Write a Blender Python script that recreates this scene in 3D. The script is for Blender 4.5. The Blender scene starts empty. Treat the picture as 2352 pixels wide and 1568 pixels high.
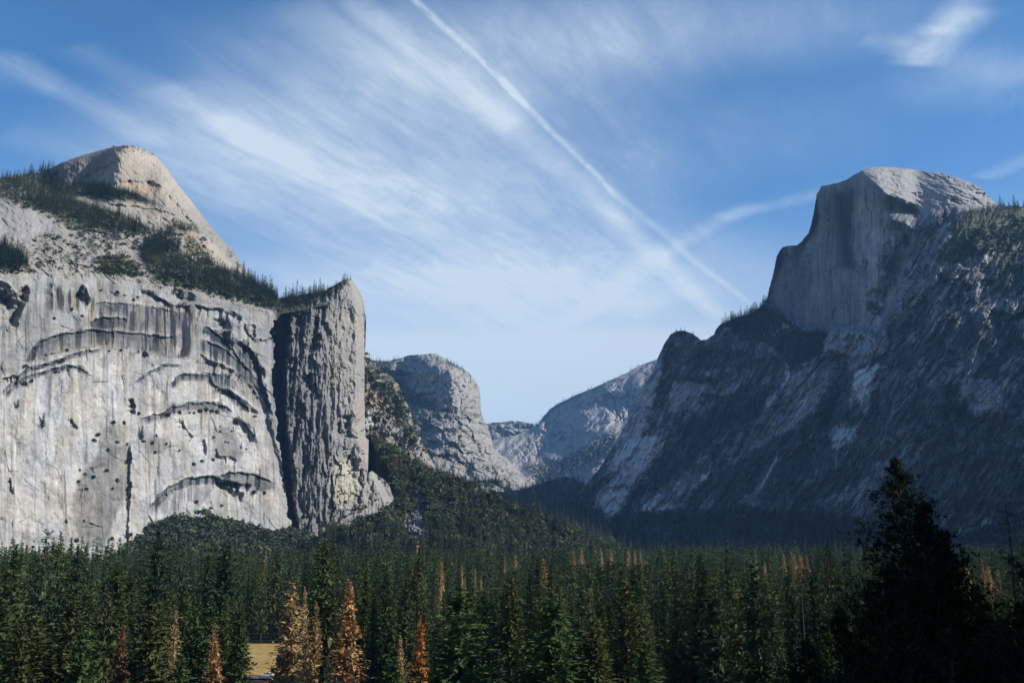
import bpy, math, random
import numpy as np
from concurrent.futures import ThreadPoolExecutor
POOL = ThreadPoolExecutor(4)
from mathutils import Vector, noise as mnoise

scene = bpy.context.scene
COL = scene.collection
f32 = np.float32

# ------------------------------------------------------------------ camera geometry
# Traced outlines are written in pixels of the photograph at 2352 x 1568; every
# outline gets a real distance (metres ahead of the camera) and is placed there.
FPX, CX, CY = 2289.0, 1176.0, 784.0
PITCH = math.radians(11.27)
SP, CP = math.sin(PITCH), math.cos(PITCH)

def ray(px, py):
    a = (np.asarray(px, dtype=np.float64) - CX) / FPX
    b = (CY - np.asarray(py, dtype=np.float64)) / FPX
    return a, CP - b * SP, SP + b * CP

def at(px, py, Y):
    a, dy, dz = ray(px, py)
    k = Y / dy
    return a * k, Y + 0 * a, dz * k

def slope_t(py):
    b = (CY - np.asarray(py, dtype=np.float64)) / FPX
    return (SP + b * CP) / (CP - b * SP)

FLOOR = -50.0

def crop(x0, y0, k):
    return lambda *pts: [(x0 + k * x, y0 + k * y) for x, y in pts]
c1 = crop(0, 294, .375)
c2 = crop(0, 796.2, .375)
c3 = crop(735, 735, .3905)
c4 = crop(1347.5, 343, .4296)
c5 = crop(1347.5, 980, .4271)
c6 = crop(0, 1163.7, .3385)
c7 = crop(735, 1163.7, .3385)
z1 = crop(0, 637, .1875)
z2 = crop(392, 637, .1875)
cw = crop(1286.2, 344.2, .6007)
zt = crop(1898.7, 1010.6, .25392)

# ------------------------------------------------------------------ noise (vectorised)
def _hash(ix, iy, seed):
    n = (ix.astype(np.uint32) * np.uint32(374761393) + iy.astype(np.uint32) * np.uint32(668265263)
         + np.uint32((seed * 1274126177) & 0xffffffff))
    n = (n ^ (n >> np.uint32(13))) * np.uint32(1274126177)
    return n ^ (n >> np.uint32(16))
_ang = np.linspace(0, 2 * np.pi, 256, endpoint=False)
_GX, _GY = np.cos(_ang).astype(f32), np.sin(_ang).astype(f32)

def _split(fn, x, y, *a):
    x, y = np.broadcast_arrays(np.asarray(x, dtype=f32), np.asarray(y, dtype=f32))
    if x.size < 40000: return fn(x, y, *a)
    n = 8; xs = np.array_split(x.reshape(-1), n); ys = np.array_split(y.reshape(-1), n)
    r = list(POOL.map(lambda k: fn(xs[k], ys[k], *a), range(n)))
    if isinstance(r[0], tuple): return tuple(np.concatenate([q[i] for q in r]).reshape(x.shape) for i in range(len(r[0])))
    return np.concatenate(r).reshape(x.shape)
def perlin(x, y, seed=0): return _split(_perlin, x, y, seed)
def worley(x, y, seed=0, jitter=.9): return _split(_worley, x, y, seed, jitter)
def _perlin(x, y, seed=0):
    x0 = np.floor(x); y0 = np.floor(y)
    fx = x - x0; fy = y - y0
    ix = x0.astype(np.int32); iy = y0.astype(np.int32)
    u = fx * fx * fx * (fx * (fx * 6 - 15) + 10); v = fy * fy * fy * (fy * (fy * 6 - 15) + 10)
    def g(dx, dy):
        h = _hash(ix + dx, iy + dy, seed) & np.uint32(255)
        return _GX[h] * (fx - dx) + _GY[h] * (fy - dy)
    a = g(0, 0); a = a + u * (g(1, 0) - a)
    b = g(0, 1); b = b + u * (g(1, 1) - b)
    return (a + v * (b - a)) * 1.5

def fbm(x, y, octv=4, seed=0, gain=.5, ridged=False):
    s = 0; amp = 1.0; tot = 0
    for o in range(octv):
        n = perlin(x * (2.03 ** o) + 17.3 * o, y * (2.03 ** o) - 9.1 * o, seed + o * 7)
        if ridged: n = 1 - 2 * np.abs(n)
        s = s + amp * n; tot += amp; amp *= gain
    return s / tot

def _worley(x, y, seed=0, jitter=.9):
    """nearest-cell noise: F1, F2-F1, random per cell (two), offset from the cell's point"""
    ix = np.floor(x).astype(np.int32); iy = np.floor(y).astype(np.int32)
    F1 = np.full(x.shape, 9., f32); F2 = F1.copy(); R = np.zeros(x.shape, np.uint32)
    OX = np.zeros(x.shape, f32); OY = OX.copy()
    for dx in (-1, 0, 1):
        for dy in (-1, 0, 1):
            h = _hash(ix + dx, iy + dy, seed)
            jx = (h & np.uint32(1023)).astype(f32) / 1023; jy = ((h >> np.uint32(10)) & np.uint32(1023)).astype(f32) / 1023
            ox = x - (ix + dx + .5 + (jx - .5) * jitter).astype(f32); oy = y - (iy + dy + .5 + (jy - .5) * jitter).astype(f32)
            d = np.sqrt(ox * ox + oy * oy)
            m = d < F1
            F2 = np.where(m, F1, np.minimum(F2, d)); F1 = np.where(m, d, F1)
            R = np.where(m, h, R); OX = np.where(m, ox, OX); OY = np.where(m, oy, OY)
    r1 = ((R >> np.uint32(4)) & np.uint32(255)).astype(f32) / 255
    r2 = ((R >> np.uint32(18)) & np.uint32(255)).astype(f32) / 255
    return F1, F2 - F1, r1, r2, OX, OY

def facets(x, y, seed=0, tilt=1.0):
    """blocky broken rock: every cell is a plane with its own height and tilt"""
    F1, E, r1, r2, ox, oy = worley(x, y, seed)
    return (r1 - .5) + tilt * ((r2 - .5) * 2 * ox + (((r1 * 7.3) % 1) - .5) * 2 * oy), E, r1

def plates(n, k):
    """smooth field turned into sheets with sharp edges (exfoliation)"""
    q = n * k; fl = np.floor(q); fr = q - fl
    return (fl + sstep(.86, 1., fr) + .25 * fr) / k

def sstep(a, b, x):
    t = np.clip((x - a) / (b - a), 0, 1)
    return t * t * (3 - 2 * t)

def lerp(a, b, t): return a + (b - a) * t

def inpoly(X, Y, poly):
    P = np.asarray(poly, float); res = np.zeros(X.shape, bool)
    x0, y0 = P.min(0); x1, y1 = P.max(0)
    bb = (X >= x0) & (X <= x1) & (Y >= y0) & (Y <= y1)
    if not bb.any(): return res
    xs = X[bb]; ys = Y[bb]; r = np.zeros(xs.shape, bool); n = len(P); j = n - 1
    for i in range(n):
        xi, yi = P[i]; xj, yj = P[j]
        if yi != yj:
            r ^= ((yi > ys) != (yj > ys)) & (xs < (xj - xi) * (ys - yi) / (yj - yi) + xi)
        j = i
    res[bb] = r
    return res

def blur(A, r):
    """box blur twice, edge-clamped"""
    r = int(r)
    if r < 1: return A
    for ax in (0, 1, 0, 1):
        P = np.concatenate([np.repeat(A.take([0], ax), r, ax), A, np.repeat(A.take([-1], ax), r + 1, ax)], ax)
        C = np.cumsum(P.astype(np.float64), ax)
        n = A.shape[ax]; w = 2 * r + 1
        lo = np.take(C, np.arange(n), ax); hi = np.take(C, np.arange(n) + w, ax)
        A = ((hi - lo) / w).astype(f32)
    return A

def soft(X, Y, poly, r=3, wob=0, freq=.03, seed=5):
    """soft-edged polygon mask with a wobbling outline"""
    if wob:
        wx = fbm(X * freq, Y * freq, 3, seed) * wob; wy = fbm(X * freq, Y * freq, 3, seed + 50) * wob
        m = inpoly(X + wx, Y + wy, poly)
    else:
        m = inpoly(X, Y, poly)
    return blur(m.astype(f32), r)

# ------------------------------------------------------------------ land built on a traced outline
class Land:
    """A dense surface over a traced outline. Y holds the distance of every point."""
    def __init__(s, x0, x1, y0, y1, step=1.0):
        s.block, s.jag = 13., 1.5; s.step = step; s.x0, s.y0 = x0, y0
        s.xs = np.arange(x0, x1 + step * .5, step); s.ys = np.arange(y0, y1 + step * .5, step)
        s.X, s.P = np.meshgrid(s.xs, s.ys)
        s.X = s.X.astype(f32); s.P = s.P.astype(f32)
        s.mask = np.ones(s.X.shape, bool)
        s.col = np.zeros(s.X.shape + (3,), f32)
    def wob_poly(s, poly, wob=2.0, freq=.06, seed=3):
        wx = fbm(s.X * freq, s.P * freq, 4, seed, .6) * wob; wy = fbm(s.X * freq, s.P * freq, 4, seed + 31, .6) * wob
        return inpoly(s.X + wx, s.P + wy, poly)
    def tan_field(s, pts, sig=55, default=None):
        W = np.zeros(s.X.shape, f32); T = np.zeros(s.X.shape, f32)
        for x, y, t in pts:
            w = np.exp(-((s.X - x) ** 2 + (s.P - y) ** 2) / (2 * sig * sig)) + 1e-9 / (1 + ((s.X - x) ** 2 + (s.P - y) ** 2) / 1e4)
            W += w; T += w * t
        return T / W
    def integrate(s, Y0, tan, ybase):
        """walk every column upwards from ybase at distance Y0 with slope tan"""
        t = slope_t(s.ys).astype(np.float64)
        Y = np.zeros(s.X.shape, np.float64)
        n = len(s.ys)
        cur = np.asarray(Y0, float).copy() * np.ones(s.X.shape[1])
        Y[n - 1] = cur
        for i in range(n - 2, -1, -1):
            dt = t[i] - t[i + 1]
            den = np.maximum(tan[i] - t[i], .035)
            cur = np.where(s.ys[i] < ybase, cur * (1 + dt / den), cur)
            Y[i] = cur
        s.Y = Y.astype(f32)
        s.mpp = s.Y / FPX                      # metres per traced pixel
    def box(s, pts, pad):
        P = np.asarray(pts)
        i0 = max(0, int((P[:, 1].min() - pad - s.y0) / s.step)); i1 = min(len(s.ys), int((P[:, 1].max() + pad - s.y0) / s.step) + 2)
        j0 = max(0, int((P[:, 0].min() - pad - s.x0) / s.step)); j1 = min(len(s.xs), int((P[:, 0].max() + pad - s.x0) / s.step) + 2)
        return slice(i0, max(i0, i1)), slice(j0, max(j0, j1))
    def dist(s, pts, pad, wob=0, seed=9):
        """signed distance to a polyline (positive below / left of it), and the place along it 0..1"""
        sl = s.box(pts, pad); X = s.X[sl]; P = s.P[sl]
        if wob:
            X, P = (X + fbm(X * .05, P * .05, 3, seed, .5) * wob, P + fbm(X * .05 + 40, P * .05, 3, seed + 9, .5) * wob)
            _, _, ra, rb, _, _ = worley(X / s.block + seed, P / s.block, seed)
            X, P = X + (ra - .5) * wob * s.jag, P + (rb - .5) * wob * s.jag
        best = np.full(X.shape, 1e9, f32); sg = np.zeros(X.shape, f32); tt = np.zeros(X.shape, f32)
        L = [math.hypot(b[0] - a[0], b[1] - a[1]) for a, b in zip(pts, pts[1:])]; tot = sum(L); acc = 0
        for (a, b), l in zip(zip(pts, pts[1:]), L):
            ux, uy = (b[0] - a[0]) / l, (b[1] - a[1]) / l
            q = np.clip((X - a[0]) * ux + (P - a[1]) * uy, 0, l)
            dx = X - a[0] - q * ux; dy = P - a[1] - q * uy
            d = np.sqrt(dx * dx + dy * dy)
            side = dx * (-uy) + dy * ux
            m = d < best
            best = np.where(m, d, best); sg = np.where(m, np.where(side >= 0, d, -d), sg); tt = np.where(m, (acc + q) / tot, tt)
            acc += l
        return sl, sg, tt
    def roof(s, pts, h, w, L=60, wob=5, seed=9, tap=.12, stain=0, band=0):
        """overhang: the rock below/left of the line is set back by h metres over a riser w px wide and comes forward again over L px"""
        sl, d, t = s.dist(pts, max(L, 10) + w + 6, wob, seed)
        e = sstep(0, tap, t) * sstep(0, tap, 1 - t)
        hh = h * (.75 + .5 * perlin(t * 9 + seed, t * 0 + .5, seed)) * e
        ww = w * (.65 + .7 * e)
        k = np.where(d < 0, 0, np.where(d < ww, d / ww, np.clip(1 - (d - ww) / L, 0, 1) ** 1.3))
        s.dep[sl] += hh * k
        if stain:
            wd = band or w * 2
            sm = e * sstep(-1.5, .5, d) * (1 - sstep(wd * .5, wd * 1.15, d))
            s.stain[sl] = np.maximum(s.stain[sl], stain * sm)
    def crack(s, pts, depth, w=1.6, wob=4, seed=3, dark=.0):
        sl, d, t = s.dist(pts, w + 8, wob, seed)
        e = sstep(0, .08, t) * sstep(0, .08, 1 - t)
        k = e * (1 - sstep(w * .4, w, np.abs(d)))
        s.dep[sl] += depth * k
        if dark: s.stain[sl] = np.maximum(s.stain[sl], dark * k)
    def lookup(s, px, py):
        i = np.clip(np.round((np.asarray(py) - s.y0) / s.step).astype(int), 0, len(s.ys) - 1)
        j = np.clip(np.round((np.asarray(px) - s.x0) / s.step).astype(int), 0, len(s.xs) - 1)
        return s.Y[i, j], s.mask[i, j], i, j
    def place(s, px, py):
        Y, m, _, _ = s.lookup(px, py)
        x, y, z = at(px, py, Y)
        return np.stack([x, y, z], -1), m
    def build(s, name, mat, thick=400, label=None, category=None, group=None, sub=None):
        x, y, z = at(s.X, s.P, s.Y)
        V = np.stack([x, y, z], -1).astype(f32)
        m = s.mask if sub is None else (s.mask & sub)
        fm = m[:-1, :-1] & m[1:, :-1] & m[:-1, 1:] & m[1:, 1:]
        H, W = s.X.shape
        idx = np.arange(H * W).reshape(H, W)
        q = np.stack([idx[:-1, :-1][fm], idx[1:, :-1][fm], idx[1:, 1:][fm], idx[:-1, 1:][fm]], -1)
        used = np.zeros(H * W, bool); used[q.ravel()] = True
        remap = np.full(H * W, -1, np.int64); remap[used] = np.arange(used.sum())
        q = remap[q]; v = V.reshape(-1, 3)[used]; c = s.col.reshape(-1, 3)[used] * f32(.78)
        # thickness: every free edge is carried back away from the viewer and down
        E = np.concatenate([q[:, [0, 1]], q[:, [1, 2]], q[:, [2, 3]], q[:, [3, 0]]])
        Es = np.sort(E, 1); key = Es[:, 0] * np.int64(len(v) + 1) + Es[:, 1]
        u, first, cnt = np.unique(key, return_index=True, return_counts=True)
        be = E[first[cnt == 1]]
        bv = np.unique(be); off = len(v); mp = np.full(len(v), -1, np.int64); mp[bv] = off + np.arange(len(bv))
        back = v[bv].copy(); dirn = back[:, :2] / np.linalg.norm(back[:, :2], axis=1)[:, None]
        up = np.zeros((H, W), bool); up[1:-1] = m[1:-1] & m[2:] & ~m[:-2]; up[0] = m[0]
        up[1:-1, 1:-1] |= m[1:-1, 1:-1] & m[2:, 1:-1] & ~(m[:-2, :-2] & m[:-2, 2:])
        isup = up.reshape(-1)[used][bv]
        rr = 1 + thick / np.linalg.norm(back[:, :2], axis=1)
        zz = np.where(isup, back[:, 2] - thick * .8, back[:, 2] * rr)
        back[:, :2] += dirn * thick; back[:, 2] = np.maximum(zz, FLOOR - .6)
        sk = np.stack([be[:, 1], be[:, 0], mp[be[:, 0]], mp[be[:, 1]]], -1)
        v = np.concatenate([v, back]); c = np.concatenate([c, c[bv]]); q = np.concatenate([q, sk])
        o = mesh_obj(name, v, q, mat, col=c)
        tag(o, label, category, group, 'structure')
        return o

def mesh_obj(name, v, faces, mat, col=None, parent=None, smooth=True, link=True):
    me = bpy.data.meshes.new(name)
    v = np.ascontiguousarray(v, dtype=f32); faces = np.ascontiguousarray(faces, dtype=np.int32)
    n, k = faces.shape
    me.vertices.add(len(v)); me.vertices.foreach_set('co', v.ravel())
    me.loops.add(n * k); me.loops.foreach_set('vertex_index', faces.ravel())
    me.polygons.add(n)
    me.polygons.foreach_set('loop_start', np.arange(0, n * k, k, dtype=np.int32))
    me.polygons.foreach_set('loop_total', np.full(n, k, np.int32))
    me.polygons.foreach_set('use_smooth', np.full(n, smooth, bool))
    me.update(calc_edges=True)
    if col is not None:
        a = me.attributes.new('tint', 'FLOAT_COLOR', 'POINT')
        c4_ = np.ones((len(v), 4), f32); c4_[:, :3] = col
        a.data.foreach_set('color', c4_.ravel())
    me.materials.append(mat)
    o = bpy.data.objects.new(name, me)
    if link: COL.objects.link(o)
    if parent is not None: o.parent = parent
    return o

def tag(o, label=None, category=None, group=None, kind=None):
    if label: o['label'] = label
    if category: o['category'] = category
    if group: o['group'] = group
    if kind: o['kind'] = kind

# ------------------------------------------------------------------ materials
def new_mat(name):
    m = bpy.data.materials.new(name); m.use_nodes = True
    nt = m.node_tree; nt.nodes.clear()
    return m, nt, (lambda t, **kw: _mk(nt, t, kw)), nt.links.new
def _mk(nt, t, kw):
    n = nt.nodes.new(t)
    for k, v in kw.items(): setattr(n, k, v)
    return n

def rock_material(name, fine=.25, bump=.5):
    m, nt, N, L = new_mat(name)
    out = N('ShaderNodeOutputMaterial'); b = N('ShaderNodeBsdfPrincipled')
    b.inputs['Roughness'].default_value = .92; b.inputs['Specular IOR Level'].default_value = .15
    a = N('ShaderNodeAttribute', attribute_name='tint'); tc = N('ShaderNodeTexCoord')
    n1 = N('ShaderNodeTexNoise'); n1.inputs['Scale'].default_value = fine; n1.inputs['Detail'].default_value = 4; n1.inputs['Roughness'].default_value = .7
    mr = N('ShaderNodeMapRange'); mr.inputs['From Min'].default_value = .3; mr.inputs['From Max'].default_value = .7
    mr.inputs['To Min'].default_value = .78; mr.inputs['To Max'].default_value = 1.18
    mx = N('ShaderNodeMix', data_type='RGBA', blend_type='MULTIPLY'); mx.inputs[0].default_value = 1
    bp = N('ShaderNodeBump'); bp.inputs['Strength'].default_value = bump; bp.inputs['Distance'].default_value = 2.0
    L(tc.outputs['Object'], n1.inputs['Vector']); L(n1.outputs['Fac'], mr.inputs['Value'])
    L(a.outputs['Color'], mx.inputs[6]); L(mr.outputs[0], mx.inputs[7]); L(mx.outputs[2], b.inputs['Base Color'])
    L(n1.outputs['Fac'], bp.inputs['Height']); L(bp.outputs[0], b.inputs['Normal']); L(b.outputs[0], out.inputs[0])
    return m

def leaf_material(name, use_object_color=True, trans=.14, lo=.84, hi=1.18):
    m, nt, N, L = new_mat(name)
    out = N('ShaderNodeOutputMaterial'); d = N('ShaderNodeBsdfDiffuse'); t = N('ShaderNodeBsdfTranslucent'); ms = N('ShaderNodeMixShader')
    ms.inputs[0].default_value = trans
    if use_object_color:
        src = N('ShaderNodeObjectInfo').outputs['Color']
    else:
        src = N('ShaderNodeAttribute', attribute_name='tint').outputs['Color']
    g = N('ShaderNodeNewGeometry')
    mr = N('ShaderNodeMapRange'); mr.inputs['To Min'].default_value = lo; mr.inputs['To Max'].default_value = hi
    L(g.outputs['Random Per Island'], mr.inputs['Value'])
    mx = N('ShaderNodeMix', data_type='RGBA', blend_type='MULTIPLY'); mx.inputs[0].default_value = 1
    L(src, mx.inputs[6]); L(mr.outputs[0], mx.inputs[7])
    L(mx.outputs[2], d.inputs['Color']); L(mx.outputs[2], t.inputs['Color'])
    L(d.outputs[0], ms.inputs[1]); L(t.outputs[0], ms.inputs[2]); L(ms.outputs[0], out.inputs[0])
    return m

def plain_material(name, col, rough=.9, noise_scale=None, amp=.3):
    m, nt, N, L = new_mat(name)
    out = N('ShaderNodeOutputMaterial'); b = N('ShaderNodeBsdfPrincipled')
    b.inputs['Roughness'].default_value = rough; b.inputs['Base Color'].default_value = (*col, 1)
    if noise_scale:
        tc = N('ShaderNodeTexCoord'); n1 = N('ShaderNodeTexNoise'); n1.inputs['Scale'].default_value = noise_scale; n1.inputs['Detail'].default_value = 5
        mr = N('ShaderNodeMapRange'); mr.inputs['From Min'].default_value = .3; mr.inputs['From Max'].default_value = .7
        mr.inputs['To Min'].default_value = 1 - amp; mr.inputs['To Max'].default_value = 1 + amp
        mx = N('ShaderNodeMix', data_type='RGBA', blend_type='MULTIPLY'); mx.inputs[0].default_value = 1; mx.inputs[6].default_value = (*col, 1)
        L(tc.outputs['Object'], n1.inputs['Vector']); L(n1.outputs['Fac'], mr.inputs['Value']); L(mr.outputs[0], mx.inputs[7]); L(mx.outputs[2], b.inputs['Base Color'])
    L(b.outputs[0], out.inputs[0])
    return m

ROCK = rock_material('granite', .22, .45)
ROCK_FAR = rock_material('far_granite', .05, .3)
LEAF = leaf_material('needles')
DRY = leaf_material('dry_needles', True, .14, .35, 1.35)
LEAF_TINT = leaf_material('foliage', False)
BARK = plain_material('bark', (.06, .045, .035), .95, 2.0)
GREYWOOD = plain_material('dead_wood', (.07, .06, .05), .95, 2.0)
SUN_E, SKY_S, EXPOSURE = 5.0, .086, 0.52
SKY_TINT = (.53, .96, 1.26); CLOUD_C = (5.6, 6.5, 7.4)
HAZE, HAZE_C = 3.0e-5, (.26, .55, 1.0)
# ================================================================== the pale cliff, the shelf above it and the round dome
A = Land(-300, 760, 322, 1322, 1.0)
X, P = A.X, A.P
sil = c1((310, 247), (370, 213), (470, 175), (600, 138), (700, 112), (760, 104), (830, 110), (900, 138), (960, 175), (1010, 230), (1050, 290),
         (1100, 355), (1160, 430), (1230, 520), (1300, 610), (1370, 690), (1420, 740), (1460, 800), (1510, 870), (1530, 905), (1600, 965), (1650, 1000),
         (1700, 1040), (1800, 1030), (1900, 1010), (2000, 990))
A.poly = [(-300, 1322), (-300, 446), (-200, 430), (-60, 412), (0, 408), (40, 402), (80, 396)] + sil + [(758, 700), (700, 712), (645, 722), (634, 740), (634, 909), (642, 1005), (657, 1134), (673, 1209), (690, 1322)]
A.mask = A.wob_poly(A.poly, 1.6, .12, 3)
A.mask &= ~((X > 634 + 16 * fbm(X * 0, P / 34, 4, 7, .6) - 6 + np.clip(P - 909, 0, 400) * .13) & (P > 735))
edge_pts = [(-300, 668), (-60, 626)] + c1((0, 885), (180, 878), (320, 898), (480, 900), (600, 908), (830, 938), (920, 952), (1050, 987), (1200, 1012), (1400, 1052), (1560, 1082), (1640, 1105), (1700, 1130), (2000, 1150))
ye = np.interp(A.xs, [p[0] for p in edge_pts], [p[1] for p in edge_pts]).astype(f32)
tf = A.tan_field([(-200, 500, .75), (-200, 600, .8), (-250, 450, .62), (0, 440, .62), (90, 420, .62), (50, 520, .85), (150, 560, .78), (120, 620, .8), (300, 600, .85), (450, 640, .9), (600, 680, .9), (700, 680, .8),
                  (250, 385, 2.4), (320, 390, 2.4), (190, 375, 1.5), (270, 340, .62), (345, 350, .9), (400, 450, 2.0), (470, 540, 1.8), (300, 490, 1.15), (330, 470, 1.0),
                  (230, 438, .6), (200, 480, .72), (290, 550, .8), (420, 590, 1.0), (520, 620, 1.2)], 38)
up = 1 - sstep(-34, 46, P - ye[None, :] + 12 * fbm(X / 60, P / 60, 3, 19))
tan = lerp(5.5, tf, up)
Y0 = np.interp(A.xs, [-300, -60, 0, 200, 400, 640, 760], [1085, 1215, 1250, 1352, 1465, 1620, 1700])
A.integrate(Y0, tan, 1310)
# dome: rounded towards both outlines
S = np.array(sil)
rows = A.ys
right = S[5:]; xr = np.interp(rows, right[:, 1], right[:, 0]); left = S[:6][::-1]
xl = np.interp(rows, left[:, 1], left[:, 0])
u = np.clip((X - xl[:, None]) / np.maximum(xr - xl, 8)[:, None] * 2 - 1, -1, 1)
rd = 1 - np.sqrt(np.clip(1 - u * u * .985, 0, 1))
fade = 1 - sstep(400, 470, P)
A.Y += np.where(u < 0, 150 * rd * fade, 170 * rd * (1 - sstep(560, 660, P)))
A.dep = np.zeros(X.shape, f32); A.stain = np.zeros(X.shape, f32); A.lip = np.zeros(X.shape, f32)
cl = sstep(-16, 22, P - ye[None, :] + 26 * fbm(X / 45, P / 30, 4, 18))                 # 1 on the cliff
# --- broad and fine relief
n1 = fbm(X / 90, P / 120, 4, 1); n2 = fbm(X / 26, P / 34, 4, 2); n3 = fbm(X / 7, P / 9, 3, 4)
wx = X + 14 * fbm(X / 40, P / 40, 3, 8); wy = P + 14 * fbm(X / 40 + 9, P / 40, 3, 9)
A.dep += (1 - .35 * cl) * 16 * n1 + lerp(4.0, 2.2, cl) * n2 + lerp(1.3, .55, cl) * n3
sx = X + 6 * fbm(X / 50, P / 50, 2, 8, .4); sy = P + 6 * fbm(X / 50 + 9, P / 50, 2, 9, .4)
fc2, _, _ = facets((sx + .35 * sy) / 30, (sy - .5 * sx) / 17, 14, .7)
A.dep += cl * .7 * fc2 * sstep(-.3, .5, n1)
blotch0 = fbm(X / 110 + 5, P / 90, 2, 24)
fc, fe, fr = facets((sx - .25 * sy) / 66, (sy + .3 * sx) / 60, 21, 1.0)
A.dep += cl * 1.9 * fc * sstep(-.45, .25, blotch0)
sl2, _, _ = facets((X * .8 + P * .6) / 30, (P * .8 - X * .6) / 10, 33, .8)
A.dep += (1 - cl) * (2.5 * sl2 + 3 * fbm((X * .8 + P * .6) / 30, (P * .8 - X * .6) / 8, 4, 35))
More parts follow.
